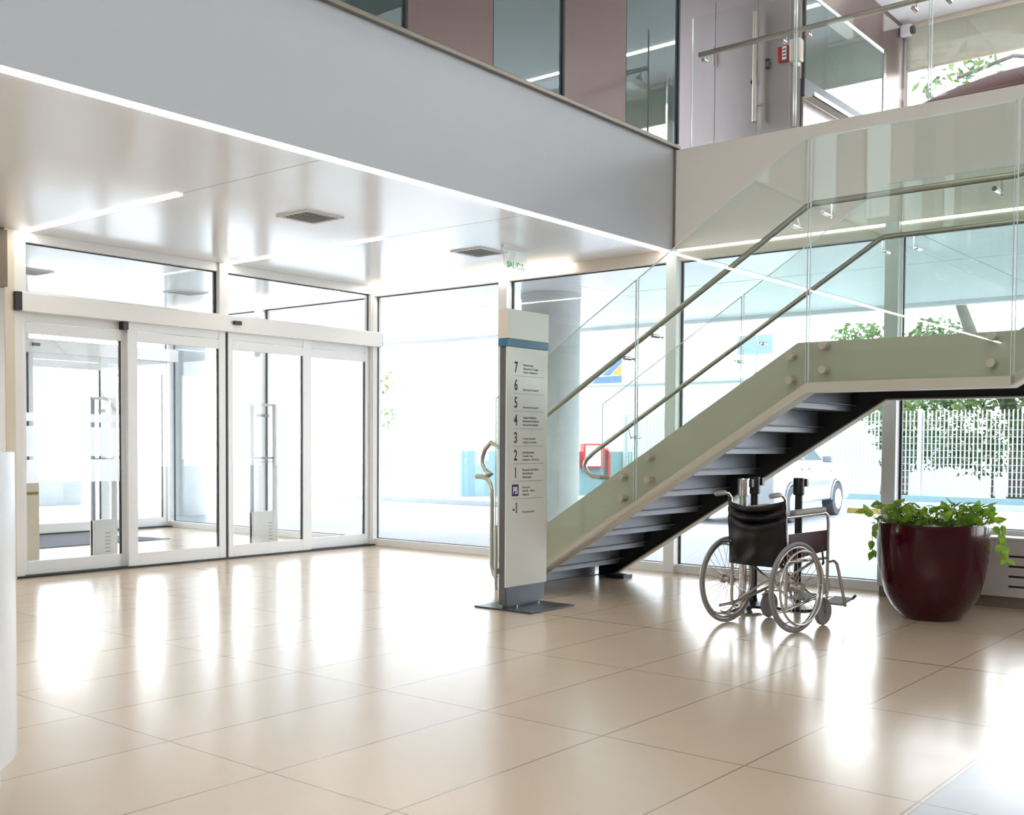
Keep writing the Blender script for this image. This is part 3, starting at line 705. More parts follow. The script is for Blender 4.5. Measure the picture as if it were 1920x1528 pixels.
for i, (num, lines) in enumerate(rows):
    zt = 1.878 - 0.1335 * i              # top of the numeral
    if num == 'PB':
        MB().box(-2.918, -2.838, yf - 0.001, yf, zt - 0.088, zt).build('floor_badge', 'navy', pn)
        vs, fs = textmesh('PB', 0.076, 0.70, 0.0022, 0.0006, 'CENTER')
        MB().add([(-2.878 + v[0], yf - 0.0018 - v[2], zt - 0.071 + v[1]) for v in vs], fs).build('floor_number', 'white', pn)
    else:
        vs, fs = textmesh(num, 0.115, 0.70, 0.0016, 0.0006, 'CENTER')
        MB().add([(-2.876 + v[0], yf - 0.001 - v[2], zt - 0.083 + v[1]) for v in vs], fs).build('floor_number', 'ink', pn)
    nl = len(lines)
    for j, tx in enumerate(lines):
        vs, fs = textmesh(tx, 0.0245, 0.95, 0.0, 0.0004)
        zz = zt - 0.086 + (nl - 1 - j) * 0.0275
        MB().add([(-2.79 + v[0], yf - 0.0008 - v[2], zz + v[1]) for v in vs], fs).build('floor_text', 'ink2', pn)
    if i < len(rows) - 1: MB().box(-2.905, -2.53, yf - 0.001, yf, zt - 0.1095, zt - 0.1075).build('divider_line', 'ink2', pn)

# ------------------------------------------------------------------ wheelchair (local frame: x forward, y left)
wc = thing('wheelchair', 'folding wheelchair with black vinyl backrest and grey wheels on the tiles', 'wheelchair', (-2.43, -6.39, 0), R(-10))
def L_(mb, name, mat, par=wc, **k): return mb.build(name, mat, par, local=True, **k)
yw = 0.285
for sy in (-1, 1):
    c = (0, sy * yw, 0.305); ax = (0, 1, 0)
    ty = L_(MB().torus(c, ax, 0.292, 0.013, 64, 10), 'rear_wheel', 'tyre', smooth=True)
    L_(MB().torus(c, ax, 0.268, 0.010, 64, 8), 'rim', 'wcframe', ty, smooth=True)
    pr_ = MB().torus((0, sy * (yw + 0.045), 0.305), ax, 0.247, 0.0085, 64, 8)
    L_(pr_, 'push_rim', 'wcframe', ty, smooth=True)
    for q in range(6):
        a = q * PI / 3; tb = MB(); tb.cyl((0.247 * math.cos(a), sy * (yw + 0.045), 0.305 + 0.247 * math.sin(a)), (0.266 * math.cos(a), sy * yw, 0.305 + 0.266 * math.sin(a)), 0.004, n=6); L_(tb, 'rim_tab', 'wcframe', ty)
    L_(MB().cyl((0, sy * (yw - 0.035), 0.305), (0, sy * (yw + 0.045), 0.305), 0.018).cyl((0, sy * (yw + 0.03), 0.305), (0, sy * (yw + 0.05), 0.305), 0.03).cyl((0, sy * (yw - 0.03), 0.305), (0, sy * (yw - 0.018), 0.305), 0.032), 'hub', 'wcframe', ty, smooth=True)
    for q in range(28):
        a = 2 * PI * q / 28; a2 = a + (0.55 if q % 2 else -0.55); o = 0.024 if (q // 2) % 2 else -0.022
        L_(MB().cyl((0.024 * math.cos(a2), sy * (yw + o), 0.305 + 0.024 * math.sin(a2)), (0.262 * math.cos(a), sy * yw, 0.305 + 0.262 * math.sin(a)), 0.0016, n=5), 'spoke', 'wcframe', ty)
ys_ = 0.225
for sy in (-1, 1):
    y = sy * ys_
    f = MB().tube([(-0.03, y, 0.13), (-0.03, y, 0.45), (-0.045, y, 0.80), (-0.055, y, 0.89), (-0.085, y, 0.918), (-0.13, y, 0.923)], 0.011, 10)
    f.tube([(-0.16, y, 0.14), (-0.03, y, 0.145), (0.30, y, 0.20), (0.46, y, 0.235)], 0.011, 10)
    f.tube([(-0.03, y, 0.47), (0.46, y, 0.47)], 0.011, 10)
    f.tube([(0.455, y, 0.22), (0.46, y, 0.72), (0.452, y, 0.765), (0.42, y, 0.785), (-0.04, y, 0.77)], 0.011, 10)
    f.tube([(0.46, y, 0.44), (0.53, y, 0.445), (0.575, y, 0.42), (0.60, y, 0.36), (0.69, y, 0.11)], 0.011, 10)
    f.cyl((0.0, y, 0.305), (-0.03, y, 0.305), 0.014).cyl((0, y, 0.305), (0, sy * (yw - 0.03), 0.305), 0.012).cyl((-0.03, y, 0.27), (-0.03, y, 0.345), 0.017)
    f.cyl((0.455, y, 0.24), (0.455, y, 0.33), 0.018)
    L_(f, 'side_frame', 'wcframe', smooth=True)
    L_(MB().tube([(-0.11, y, 0.923), (-0.13, y, 0.923), (-0.215, y, 0.918), (-0.225, y, 0.917)], [0.013, 0.0175, 0.0175, 0.012], 12), 'push_handle', 'padgrey', smooth=True)
    L_(MB().obox((0.215, y, 0.803), (0.37, 0.056, 0.04), Matrix.Rotation(R(-2), 4, 'Y')), 'armrest', 'padgrey', bevel=0.014)
    g = MB().prism([(0.0, 0.475), (0.455, 0.52), (0.455, 0.665), (0.0, 0.655)], 'y', y - 0.006 * sy - 0.003, y - 0.006 * sy + 0.003)
    L_(g, 'side_panel', 'maroonvinyl')
    # caster
    cw = L_(MB().lathe((0, 0, 0), [(0.03, -0.012), (0.085, -0.016), (0.093, -0.008), (0.095, 0), (0.093, 0.008), (0.085, 0.016), (0.03, 0.012)], 32), 'caster', 'tyre', smooth=True)
    for v in cw.data.vertices:
        xx, yy, zz = v.co; v.co = (0.41 + xx, y + zz, 0.095 + yy)
    fk = MB().box(0.38, 0.47, y - 0.032, y + 0.032, 0.195, 0.203)
    for q in (-1, 1): fk.box(0.40, 0.42, y + q * 0.031 - 0.002, y + q * 0.031 + 0.002, 0.085, 0.2)
    fk.cyl((0.41, y - 0.034, 0.095), (0.41, y + 0.034, 0.095), 0.007).cyl((0.455, y, 0.2), (0.455, y, 0.26), 0.012)
    L_(fk, 'caster_fork', 'wcframe', cw)
    ft = L_(MB().obox((0.72, y - sy * 0.075, 0.135), (0.15, 0.15, 0.014), Matrix.Rotation(R(-14), 4, 'Y')), 'foot_plate', 'padgrey', bevel=0.004)
    L_(MB().cyl((0.69, y, 0.11), (0.705, y - sy * 0.02, 0.128), 0.013).cyl((0.78, y - sy * 0.0, 0.15), (0.82, y, 0.17), 0.011), 'foot_plate_hinge', 'wcframe', ft, smooth=True)
    L_(MB().cyl((0.36, y + sy * 0.03, 0.45), (0.33, y + sy * 0.035, 0.56), 0.007).cyl((0.36, y + sy * 0.03, 0.45), (0.40, y, 0.43), 0.009), 'brake_lever', 'dark', smooth=True)
cbm = MB()
for sy in (-1, 1):
    for xx in (0.08, 0.34): cbm.cyl((xx + 0.012 * sy, -sy * ys_, 0.17), (xx + 0.012 * sy, sy * ys_, 0.47), 0.0095, n=8)
L_(cbm, 'cross_brace', 'wcframe', smooth=True)
# sling seat
sv = []; sf = []
nx, ny = 8, 10
for i in range(nx + 1):
    for j in range(ny + 1):
        u = -1 + 2 * j / ny; sv.append((-0.02 + 0.48 * i / nx, u * ys_, 0.478 - 0.03 * (1 - u * u)))
for i in range(nx):
    for j in range(ny): a = i * (ny + 1) + j; sf.append((a, a + 1, a + ny + 2, a + ny + 1))
L_(MB().add(sv, sf), 'seat', 'tealvinyl', smooth=True, solid=0.006)
# sagging backrest with folds
sv = []; sf = []; nz, ny = 60, 30
for i in range(nz + 1):
    t_ = i / nz; z = 0.43 + 0.455 * t_
    for j in range(ny + 1):
        u = -1 + 2 * j / ny; b = 1 - u * u
        sag = 0.03 * b + 0.04 * b * t_
        def ridge(t0, drop, w, amp): return amp * math.exp(-((t_ - t0 + drop * b) / w) ** 2) * (0.2 + 0.8 * b)
        fold = ridge(0.97, 0.05, 0.05, 0.030) - ridge(0.90, 0.07, 0.025, 0.022) + ridge(0.83, 0.10, 0.035, 0.024) - ridge(0.765, 0.12, 0.022, 0.024)
        fold += ridge(0.70, 0.13, 0.05, 0.016) + 0.005 * math.sin(t_ * 17 + u * 3) * b + 0.004 * math.sin(u * 9 + t_ * 8)
        droop = -0.05 * b * max(0, (t_ - 0.6) / 0.4) ** 2
        xb = -0.032 - 0.022 * t_
        sv.append((xb - sag - fold - 0.012, u * (ys_ + 0.012), z + droop))
for i in range(nz):
    for j in range(ny): a = i * (ny + 1) + j; sf.append((a, a + 1, a + ny + 2, a + ny + 1))
bk = L_(MB().add(sv, sf), 'backrest', 'vinyl', smooth=True, solid=0.007)
for sy in (-1, 1):
    for z in (0.455, 0.585, 0.715, 0.84):
        xb = -0.032 - 0.022 * (z - .43) / .455
        L_(MB().sphere((xb - 0.018, sy * (ys_ - 0.008), z), 0.005, 0.007, 0.007, 10, 6), 'rivet', 'chrome', bk, smooth=True)

# ------------------------------------------------------------------ queue posts
def stanchion(x, y, mat, capmat, label, clip=True):
    t = thing('queue_post', label, 'queue post', (x, y, 0), 0, 'retractable belt posts under the stairs')
    b = MB().lathe((x, y, 0), [(0.16, 0.0), (0.165, 0.008), (0.16, 0.016), (0.08, 0.03), (0.035, 0.04), (0.03, 0.06)], 40)
    b.build('base', mat, t, smooth=True)
    MB().cyl((x, y, 0.05), (x, y, 0.885), 0.029, n=24).build('post', mat, t, smooth=True)
    hd = MB().lathe((x, y, 0.872), [(0.034, 0), (0.043, 0.006), (0.043, 0.125), (0.041, 0.133), (0.0, 0.135)], 24).build('belt_head', capmat, t, smooth=True)
    MB().box(x + 0.012, x + 0.05, y - 0.058, y - 0.030, 0.94, 1.0).build('belt_clip', 'black', hd, bevel=0.004)
stanchion(-1.90, -5.98, 'chrome', 'chrome', 'chrome queue post just behind the left grip of the wheelchair')
stanchion(-1.52, -5.88, 'black', 'black', 'black queue post between the chrome post and the other black one')
stanchion(-1.46, -6.22, 'black', 'black', 'black queue post standing nearest the parked car seen outside')

# ------------------------------------------------------------------ potted plant
PC = Vector((-1.228, -7.153, 0)); vdir = Vector((-9.273, -9.734, 0)) - PC; vdir.z = 0; vdir.normalize(); vleft = Vector((vdir.y, -vdir.x, 0))
pt = thing('potted_plant', 'large glossy maroon planter filled with trailing green leaves', 'plant', tuple(PC))
prof = [(0.0, 0.0), (0.185, 0.0), (0.205, 0.012), (0.275, 0.09), (0.325, 0.18), (0.360, 0.30), (0.380, 0.42), (0.388, 0.55), (0.390, 0.68), (0.386, 0.698), (0.372, 0.70), (0.366, 0.69), (0.36, 0.60)]
MB().lathe(PC, prof, 64).build('pot', 'pot', pt, smooth=True)
MB().lathe(PC, [(0.0, 0.62), (0.3, 0.64), (0.364, 0.625)], 32).build('soil', 'soil', pt, smooth=True)
rnd = random.Random(3)
fol = MB(); stm = MB()
def leafshape(mb, p, d, up, s, fold=0.18, curl=0.15):
    d = d.normalized(); side = d.cross(up)
    if side.length < 1e-4: side = d.orthogonal()
    side.normalize(); nrm = side.cross(d).normalized()
    prof_ = [(0.0, 0.0), (0.05, 0.20), (0.22, 0.33), (0.45, 0.32), (0.7, 0.20), (0.9, 0.07), (1.0, 0.0)]
    vs = []; fs = []
    for (t_, w_) in prof_:
        c = p + d * (t_ * s) - nrm * (curl * s * t_ * t_)
        vs += [c + side * (w_ * s) + nrm * (fold * s * w_), c, c - side * (w_ * s) + nrm * (fold * s * w_)]
    for i in range(len(prof_) - 1):
        a = 3 * i; fs += [(a, a + 1, a + 4, a + 3), (a + 1, a + 2, a + 5, a + 4)]
    mb.add(vs, fs)
for k in range(260):
    a = rnd.uniform(0, 2 * PI); r = 0.35 * math.sqrt(rnd.random())
    b = PC + Vector((r * math.cos(a), r * math.sin(a), 0.635))
    h = rnd.uniform(0.04, 0.19); out = Vector((math.cos(a), math.sin(a), 0))
    tip = b + Vector((rnd.uniform(-.05, .05), rnd.uniform(-.05, .05), h)) + out * 0.03
    stm.tube([b, (b + tip) / 2 + Vector((0, 0, 0.01)), tip], 0.0022, 5)
    d = Vector((rnd.uniform(-1, 1), rnd.uniform(-1, 1), rnd.uniform(-0.2, 0.9))) + out * 0.5
    leafshape(fol, tip, d, Vector((rnd.uniform(-.3, .3), rnd.uniform(-.3, .3), 1)), rnd.uniform(0.055, 0.095))
def vine(pts, leaves, sz=0.075):
    stm.tube(pts, 0.003, 6)
    for (i, f, dl) in leaves:
        p = Vector(pts[i]).lerp(Vector(pts[min(i + 1, len(pts) - 1)]), f)
        leafshape(fol, p, Vector(dl), vdir * 0.8 + Vector((0, 0, .5)), sz * rnd.uniform(0.8, 1.15))
def PP(l, dd_, z): return PC + vleft * l + vdir * dd_ + Vector((0, 0, z))
SGN = 1.0 if (PC + vleft - Vector((-9.273, -9.734, 0))).cross(PC - Vector((-9.273, -9.734, 0))).z < 0 else -1.0
def PL(l, d_, z): return PP(SGN * l, d_, z)     # l>0: towards picture left
vl = vleft * SGN; dn = Vector((0, 0, -1))
vine([PL(0.30, 0.2, 0.66), PL(0.36, 0.19, 0.71), PL(0.41, 0.16, 0.62), PL(0.405, 0.17, 0.48)], [(1, .3, dn + vl * .6), (1, .8, dn - vl * .3), (2, .4, dn + vl * .2), (2, .9, dn - vl * .5), (3, 0, dn + vl * .4)])
vine([PL(0.33, 0.0, 0.66), PL(0.40, 0.02, 0.73), PL(0.47, 0.03, 0.77)], [(1, .2, vl + Vector((0, 0, .5))), (2, 0, vl * 1.0 + dn * .1), (1, .7, vl * .4 + Vector((0, 0, .8)))], 0.085)
vine([PL(0.28, -0.1, 0.66), PL(0.33, -0.1, 0.78), PL(0.37, -0.1, 0.83)], [(1, .5, vl), (2, 0, vl * .6 + dn * .2), (1, 0, -vl + Vector((0, 0, .4)))], 0.085)
vine([PL(-0.32, 0.15, 0.66), PL(-0.39, 0.12, 0.72), PL(-0.44, 0.10, 0.62), PL(-0.46, 0.10, 0.50), PL(-0.50, 0.10, 0.45)], [(1, .3, dn - vl * .6), (1, .9, dn - vl), (2, .5, dn + vl * .5), (3, 0, dn - vl * .8), (3, .6, dn + vl * .6), (4, 0, dn * .5 - vl)])
vine([PL(-0.30, 0.0, 0.66), PL(-0.38, 0.0, 0.74), PL(-0.46, 0.0, 0.69), PL(-0.48, 0.0, 0.55)], [(1, .4, -vl + Vector((0, 0, .3))), (2, 0, dn - vl * .4), (2, .6, dn + vl * .3), (3, 0, dn - vl * .2)])
for q in range(26):
    l = rnd.uniform(-0.42, 0.40); leafshape(fol, PL(l, math.sqrt(max(0, 0.15 - l * l)) * rnd.uniform(0.6, 0.98), rnd.uniform(0.70, 0.79)), vdir * .5 + Vector((0, 0, rnd.uniform(.1, .9))) + vl * rnd.uniform(-1, 1), vdir + Vector((0, 0, .7)), rnd.uniform(0.06, 0.10))
fo = fol.build('foliage', 'leaf', pt, smooth=True)
stm.build('stem', 'leaf', pt, smooth=True)

# ------------------------------------------------------------------ heater cabinet under the window
hc = thing('heater_cabinet', 'low white heater cabinet with dark slots under the right window', 'heater', (-0.2, -8.5, 0))
MB().box(-0.37, -0.06, -16, -6.43, 0.09, 0.53).build('body', 'heater', hc, bevel=0.004)
MB().box(-0.385, -0.055, -16, -6.42, 0.53, 0.55).build('top_board', 'heater', hc, bevel=0.003)
MB().box(-0.345, -0.06, -16, -6.44, 0, 0.09).build('plinth', 'plinth', hc)
for blk in range(3):
    for k in range(4):
        y1_ = -7.46 - blk * 1.1
        MB().box(-0.3725, -0.369, y1_ - 0.75, y1_, 0.165 + 0.078 * k, 0.180 + 0.078 * k).build('slot', 'black', hc)
MB().cyl((-0.374, -7.0, 0.21), (-0.369, -7.0, 0.21), 0.007, n=12).build('keyhole', 'black', hc)

# ------------------------------------------------------------------ reception counter at the left edge
rc = thing('reception_counter', 'curved white reception counter with a pale wooden ledge at the left edge', 'counter', (-7.9, -5.7, 0))
def counter(off, z0, z1, n=72):
    # rounded end whose far side runs away to the left
    c = Vector((-8.197, -5.92)); r = 0.72 + off; pts = []
    for i in range(n + 1):
        a = R(-60) + R(190) * i / n; pts.append((c.x + r * math.cos(a), c.y + r * math.sin(a)))
    pts += [(-11.5, -5.0 + off), (-11.5, -7.6)]
    return MB().prism(pts, 'z', z0, z1)
counter(0.0, 0.24, 1.215).build('body', 'desk', rc, smooth=True)
counter(-0.05, 0.12, 0.245).build('toe', 'desk', rc)
counter(-0.13, 0.0, 0.12).build('plinth', 'desk', rc)
counter(-0.06, 1.215, 1.235).build('ledge', 'wood', rc, bevel=0.005)
ac = thing('acrylic_screen', 'tall clear acrylic screen standing on the white counter', 'screen', (-7.9, -6.28, 1.235))
RA = Matrix.Rotation(math.atan2(0.36, 0.62), 4, 'Z')
MB().obox((-7.93, -6.30, 1.50), (0.72, 0.008, 0.51), RA).build('sheet', 'acrylic', ac)
MB().obox((-7.93, -6.30, 1.245), (0.70, 0.04, 0.02), RA).build('foot_rail', 'acrylic', ac)
dp = thing('gel_dispenser', 'small white hand gel box on the counter behind the screen', 'dispenser', (-7.72, -6.03, 1.235))
RD = Matrix.Rotation(R(40), 4, 'Z')
MB().obox((-7.72, -6.03, 1.295), (0.06, 0.06, 0.12), RD).build('body', 'gate', dp, bevel=0.008)
for dz in (0.02, -0.02): MB().obox((-7.735, -6.058, 1.295 + dz), (0.008, 0.008, 0.008), RD).build('button', 'signgrey', dp)

# ------------------------------------------------------------------ vestibule objects
def antenna(x0, x1, y, label):
    t = thing('security_gate', label, 'security gate', ((x0 + x1) / 2, y, 0), 0, 'anti-theft gates in the vestibule')
    w_ = x1 - x0
    MB().box(x0, x0 + 0.035, y - 0.02, y + 0.02, 0, 1.72).build('post', 'gatedark', t, bevel=0.004)
    MB().box(x1 - 0.05, x1, y - 0.025, y + 0.025, 0, 1.73).build('post', 'gate', t, bevel=0.006)
    MB().box(x0, x1, y - 0.022, y + 0.022, 1.70, 1.73).build('top_bar', 'gate', t, bevel=0.004)
    MB().box(x0 + 0.035, x1 - 0.05, y - 0.012, y + 0.012, 1.05, 1.075).box(x0 + 0.035, x1 - 0.05, y - 0.012, y + 0.012, 1.01, 1.02).build('cross_bar', 'gatedark', t)
    MB().box(x0 + 0.085, x1 - 0.13, y - 0.016, y + 0.016, 1.565, 1.60).build('alarm_lamp', 'gatedark', t)
    MB().box(x0 + 0.035, x1 - 0.05, y - 0.006, y + 0.006, 0.42, 1.70).build('pane', 'vestglass', t)
    b = MB().box(x0 + 0.0, x1 - 0.05, y - 0.045, y + 0.045, 0, 0.41).build('base_box', 'gate', t, bevel=0.01)
    v = MB()
    for k in range(6): v.box(x1 - 0.16, x1 - 0.10, y - 0.0465, y - 0.0448, 0.06 + 0.04 * k, 0.07 + 0.04 * k)
    v.build('air_slot', 'gatedark', b)
antenna(-3.12, -2.83, 1.07, 'slim security gate seen through the left door pane behind the frosted bands')
antenna(-1.07, -0.68, 1.02, 'slim security gate seen through the third door pane')
kp = thing('bin_column', 'pale square pedestal bin seen through the left door pane', 'bin', (-3.78, 1.2, 0))
MB().box(-3.92, -3.68, 1.1, 1.34, 0, 0.90).build('body', 'cream', kp, bevel=0.01)
MB().box(-3.93, -3.67, 1.09, 1.35, 0.90, 0.99).build('lid', 'gate', kp, bevel=0.01)
MB().box(-3.90, -3.70, 1.085, 1.092, 0.70, 0.73).build('label_strip', 'yellow', kp)
tag(MB().prism([(-4.35, 2.45), (-1.25, 2.45), (-1.6, 3.95), (-4.35, 3.95)], 'z', 0, 0.012).build('entrance_mat', 'mat'), 'grey blue entrance mat on the vestibule floor', 'mat')

# ------------------------------------------------------------------ outside
def column(x, y, r, label):
    t = thing('round_column', label, 'column', (x, y, -0.015), 0, 'round concrete columns outside')
    MB().cyl((x, y, -0.015), (x, y, ZC - 0.06), r, n=40).build('shaft', 'concrete', t, smooth=True)
    MB().cyl((x, y, ZC - 0.06), (x, y, ZC), r + 0.01, n=40).build('capital', 'concrete', t, smooth=True)
column(1.75, -1.40, 0.375, 'round concrete column outside behind the directory sign')
column(1.82, 6.60, 0.32, 'round concrete column beyond the vestibule right of the outer doors')

# parked car, local: x forward from rear axle, y left
def arch(cx, r, n=10): return [(cx + r * math.cos(PI - PI * i / n), 0.30 + r * math.sin(PI - PI * i / n)) for i in range(n + 1)]
def make_car(loc, rot, label):
    t = thing('parked_car', label, 'car', loc, rot, 'white cars parked outside')
    body = [(-0.78, 0.30)] + arch(0.0, 0.36) + arch(2.5, 0.36) + [(3.25, 0.28), (3.32, 0.45), (3.28, 0.66), (3.10, 0.80), (2.45, 0.94), (1.95, 0.99), (-0.45, 1.00), (-0.78, 0.95), (-0.84, 0.6)]
    vs = []; n = len(body)
    lay = [(-0.83, 0.93, 0.02), (-0.85, 0.98, 0.0), (0.85, 0.98, 0.0), (0.83, 0.93, 0.02)]
    m = MB()
    m.prism(body, 'y', -0.83, 0.83); b = m.build('body', 'carpaint', t, local=True, bevel=0.04, smooth=True)
    # cabin: lofted between beltline and roof
    bl = [(-0.70, 0.98), (-0.35, 1.42), (0.15, 1.50), (1.05, 1.47), (1.95, 0.98)]
    cab = MB(); lo = 0.80; hi = 0.64
    vs = []
    for s_ in (-1, 1):
        for (x_, z_) in bl: f_ = (z_ - 0.98) / 0.52; vs.append((x_, s_ * (lo + (hi - lo) * f_), z_))
    k = len(bl); cab.add(vs, [tuple(range(k)), tuple(range(k, 2 * k))[::-1]] + [(i, k + i, k + (i + 1) % k, (i + 1) % k) for i in range(k)])
    cab.build('cabin', 'carpaint', t, local=True, bevel=0.03, smooth=True)
    for s_ in (-1, 1):
        def q(x_, z_, o=0.006): f_ = (z_ - 0.98) / 0.52; return (x_, s_ * (lo + (hi - lo) * f_ + o), z_)
        for P4 in ([(0.75, 1.02), (1.72, 1.02), (1.05, 1.40), (0.75, 1.42)], [(-0.30, 1.02), (0.68, 1.02), (0.68, 1.43), (0.05, 1.42)]):
            MB().add([q(*p_) for p_ in P4] + [q(*p_, 0.0) for p_ in P4], [(0, 1, 2, 3), (7, 6, 5, 4), (0, 4, 5, 1), (1, 5, 6, 2), (2, 6, 7, 3), (3, 7, 4, 0)]).build('side_window', 'carglass', t, local=True)
        MB().box(0.42, 2.08, s_ * 0.83 - 0.012, s_ * 0.83 + 0.012, 0.58, 0.66).build('side_moulding', 'cartrim', t, local=True)
        MB().obox((1.62, s_ * 0.92, 1.04), (0.12, 0.17, 0.13)).build('wing_mirror', 'cartrim', t, local=True, bevel=0.03)
        for xx in (0.45, 1.30 - 0.45): MB().box(xx, xx + 0.14, s_ * 0.84 - 0.012, s_ * 0.84 + 0.012, 0.86, 0.885).build('door_handle', 'cartrim', t, local=True)
        MB().box(2.12, 2.2, s_ * 0.83 - 0.008, s_ * 0.83 + 0.008, 0.80, 0.84).build('indicator', 'cartrim', t, local=True)
        for cx in (0.0, 2.5):
            w_ = MB(); w_.tube([(cx, s_ * 0.64, 0.30), (cx, s_ * 0.85, 0.30)], 0.30, 32)
            wo = w_.build('wheel', 'cartyre', t, local=True, smooth=True, bevel=0.02)
            hb_ = MB().cyl((cx, s_ * 0.84, 0.30), (cx, s_ * 0.862, 0.30), 0.185, n=28)
            for k2 in range(7):
                a = 2 * PI * k2 / 7; hb_.obox((cx + 0.09 * math.cos(a), s_ * 0.866, 0.30 + 0.09 * math.sin(a)), (0.16, 0.012, 0.03), Matrix.Rotation(-a, 4, 'Y'))
            hb_.build('hubcap', 'gate', wo, local=True)
            MB().tube([(cx + 0.345 * math.cos(PI * i / 12), s_ * 0.832, 0.30 + 0.345 * math.sin(PI * i / 12)) for i in range(13)], 0.02, 6).build('arch_trim', 'cartrim', wo, local=True)
    for P4, nm in (([(1.90, 1.02), (1.07, 1.45)], 'windscreen'), ([(-0.69, 1.03), (-0.37, 1.40)], 'rear_window')):
        (xa, za), (xb, zb_) = P4; o = 0.008 if nm == 'windscreen' else -0.008
        ya = lo - 0.08; yb_ = hi - 0.02
        MB().add([(xa + o, -ya, za), (xa + o, ya, za), (xb + o, yb_, zb_), (xb + o, -yb_, zb_), (xa, -ya, za - .01), (xa, ya, za - .01), (xb, yb_, zb_ - .01), (xb, -yb_, zb_ - .01)], [(0, 1, 2, 3), (7, 6, 5, 4), (0, 4, 5, 1), (1, 5, 6, 2), (2, 6, 7, 3), (3, 7, 4, 0)]).build(nm, 'carglass', t, local=True)
    return t
car = make_car((7.36, -1.27, -0.015), R(6.0), 'white car parked outside behind the wheelchair and stairs')
#copy_tree(car, (13.2, 13.6, -0.015), R(-52), 'white car parked beyond the kerb right of the entrance doors')

tag(MB().prism([(0, 0), (0.14, 0), (0.11, 0.10), (0.03, 0.10)], 'y', -2.75, -1.75).build('wheel_stop', 'yellow'), 'yellow wheel stop on the paving in front of the white car', 'wheel stop')
o = bpy.data.objects['wheel_stop']; o.location = (10.62, 0, -0.015)
tag(MB().box(7.42, 7.62, 2.6, 10.5, -0.015, 0.09).build('kerb', 'kerb'), 'grey blue kerb across the bright forecourt', 'kerb')
tag(MB().box(13.3, 13.5, -9, 5.5, -0.015, 0.10).build('kerb', 'kerb'), 'pale kerb running in front of the white bar fence', 'kerb')
S(MB().box(13.5, 20, -20, 8, -0.015, 0.06).build('floor', 'asphalt'))

# teal low wall
S(MB().prism([(10.1, 7.55), (14.5, 5.55), (14.56, 5.68), (10.16, 7.68)], 'z', -0.015, 1.08).build('wall_teal', 'teal'))
S(MB().box(14.12, 14.3, -14, 5.6, 0.0, 0.199).build('wall_fence_base', 'teal'))
# fence
fe = thing('bar_fence', 'white steel bar fence in front of the garden trees', 'fence', (14.2, -4, 0.2))
FY = [5.6, 3.1, 0.6, -1.9, -4.4, -6.9, -9.4]
for a, b in zip(FY[:-1], FY[1:]):
    m = MB(); y = a - 0.08
    while y > b + 0.04:
        m.box(14.185, 14.22, y - 0.011, y + 0.011, 0.24, 2.02); y -= 0.085
    for z in [0.30 + 0.145 * k for k in range(10)] + [1.80]: m.box(14.20, 14.208, b, a, z - 0.006, z + 0.006)
    m.build('panel', 'fence', fe)
for y in FY: MB().box(14.17, 14.25, y - 0.04, y + 0.04, 0.2, 2.06).build('post', 'fence', fe)

# hose cabinet with red pipe on the teal wall
hcx = thing('hose_cabinet', 'red framed fire hose cabinet with a red pipe by the teal wall', 'cabinet', (13.3, 6.0, 0))
RM = Matrix.Rotation(math.atan2(5.55 - 7.55, 4.4), 4, 'Z')
MB().obox((13.30, 5.98, 0.97), (0.62, 0.2, 0.62), RM).build('box', 'red', hcx, bevel=0.01)
MB().obox((13.20, 5.89, 0.97), (0.42, 0.05, 0.52), RM).build('glass_door', 'gate', hcx)
MB().tube([(13.58, 5.86, 1.12), (13.70, 5.81, 1.12), (13.74, 5.79, 1.02), (13.74, 5.79, -0.015)], 0.05, 10).build('pipe', 'red', hcx, smooth=True)
bo = thing('bollard', 'slim grey bollard on the forecourt seen through the right door pane', 'bollard', (7.86, 9.67, -0.015))
MB().cyl((7.86, 9.67, -0.015), (7.86, 9.67, 0.75), 0.06).build('post', 'kerb', bo, smooth=True)
MB().sphere((7.86, 9.67, 0.75), 0.06, 0.06, 0.04).build('cap', 'kerb', bo, smooth=True)
lw_ = S(MB().box(-4, 2.2, 10.8, 11.1, -0.015, 0.45).build('wall_planter', 'concrete'))

# buildings across the street
b1 = thing('street_building', 'pale building with faint window rows across the street', 'building', (24, 17, 0))
MB().box(22, 30, 12.5, 32, -0.015, 9).build('wall', 'bldg', b1)
for (ya, yb2, za, zb3) in [(20.2, 18.6, 3.55, 3.75), (17.9, 16.6, 3.5, 3.72), (17.9, 16.6, 2.75, 2.9), (20.2, 18.6, 2.8, 2.9), (24.5, 22.3, 0.9, 2.8), (19.3, 18.7, 1.0, 1.1), (18.1, 17.6, 1.0, 1.1), (16.7, 16.3, 0.9, 1.1)]:
    MB().box(21.95, 22.0, yb2, ya, za, zb3).build('window', 'bldgwin', b1)
b2 = thing('white_hall', 'long low white building behind the column with a blue roof sign', 'building', (20, 6, 0))
MB().box(19, 24, -1.0, 12.3, -0.015, 3.1).build('wall', 'bldg', b2)
MB().box(18.85, 24, -1.0, 12.35, 3.1, 3.17).build('eave', 'kerb', b2)
sb = thing('roof_sign', 'blue and orange slanted shop board above the white hall', 'sign', (18.95, 9.4, 3.17))
MB().prism([(9.95, 3.17), (8.82, 3.17), (8.82, 3.40), (9.7, 3.38)], 'x', 18.9, 18.95).build('blue_base', 'signb', sb)
MB().prism([(9.55, 3.41), (8.82, 3.98), (8.82, 3.80), (9.3, 3.41)], 'x', 18.9, 18.95).build('blue_stripe', 'signb', sb)
MB().prism([(9.25, 3.41), (8.82, 3.76), (8.82, 3.41)], 'x', 18.9, 18.95).build('orange_field', 'signo', sb)
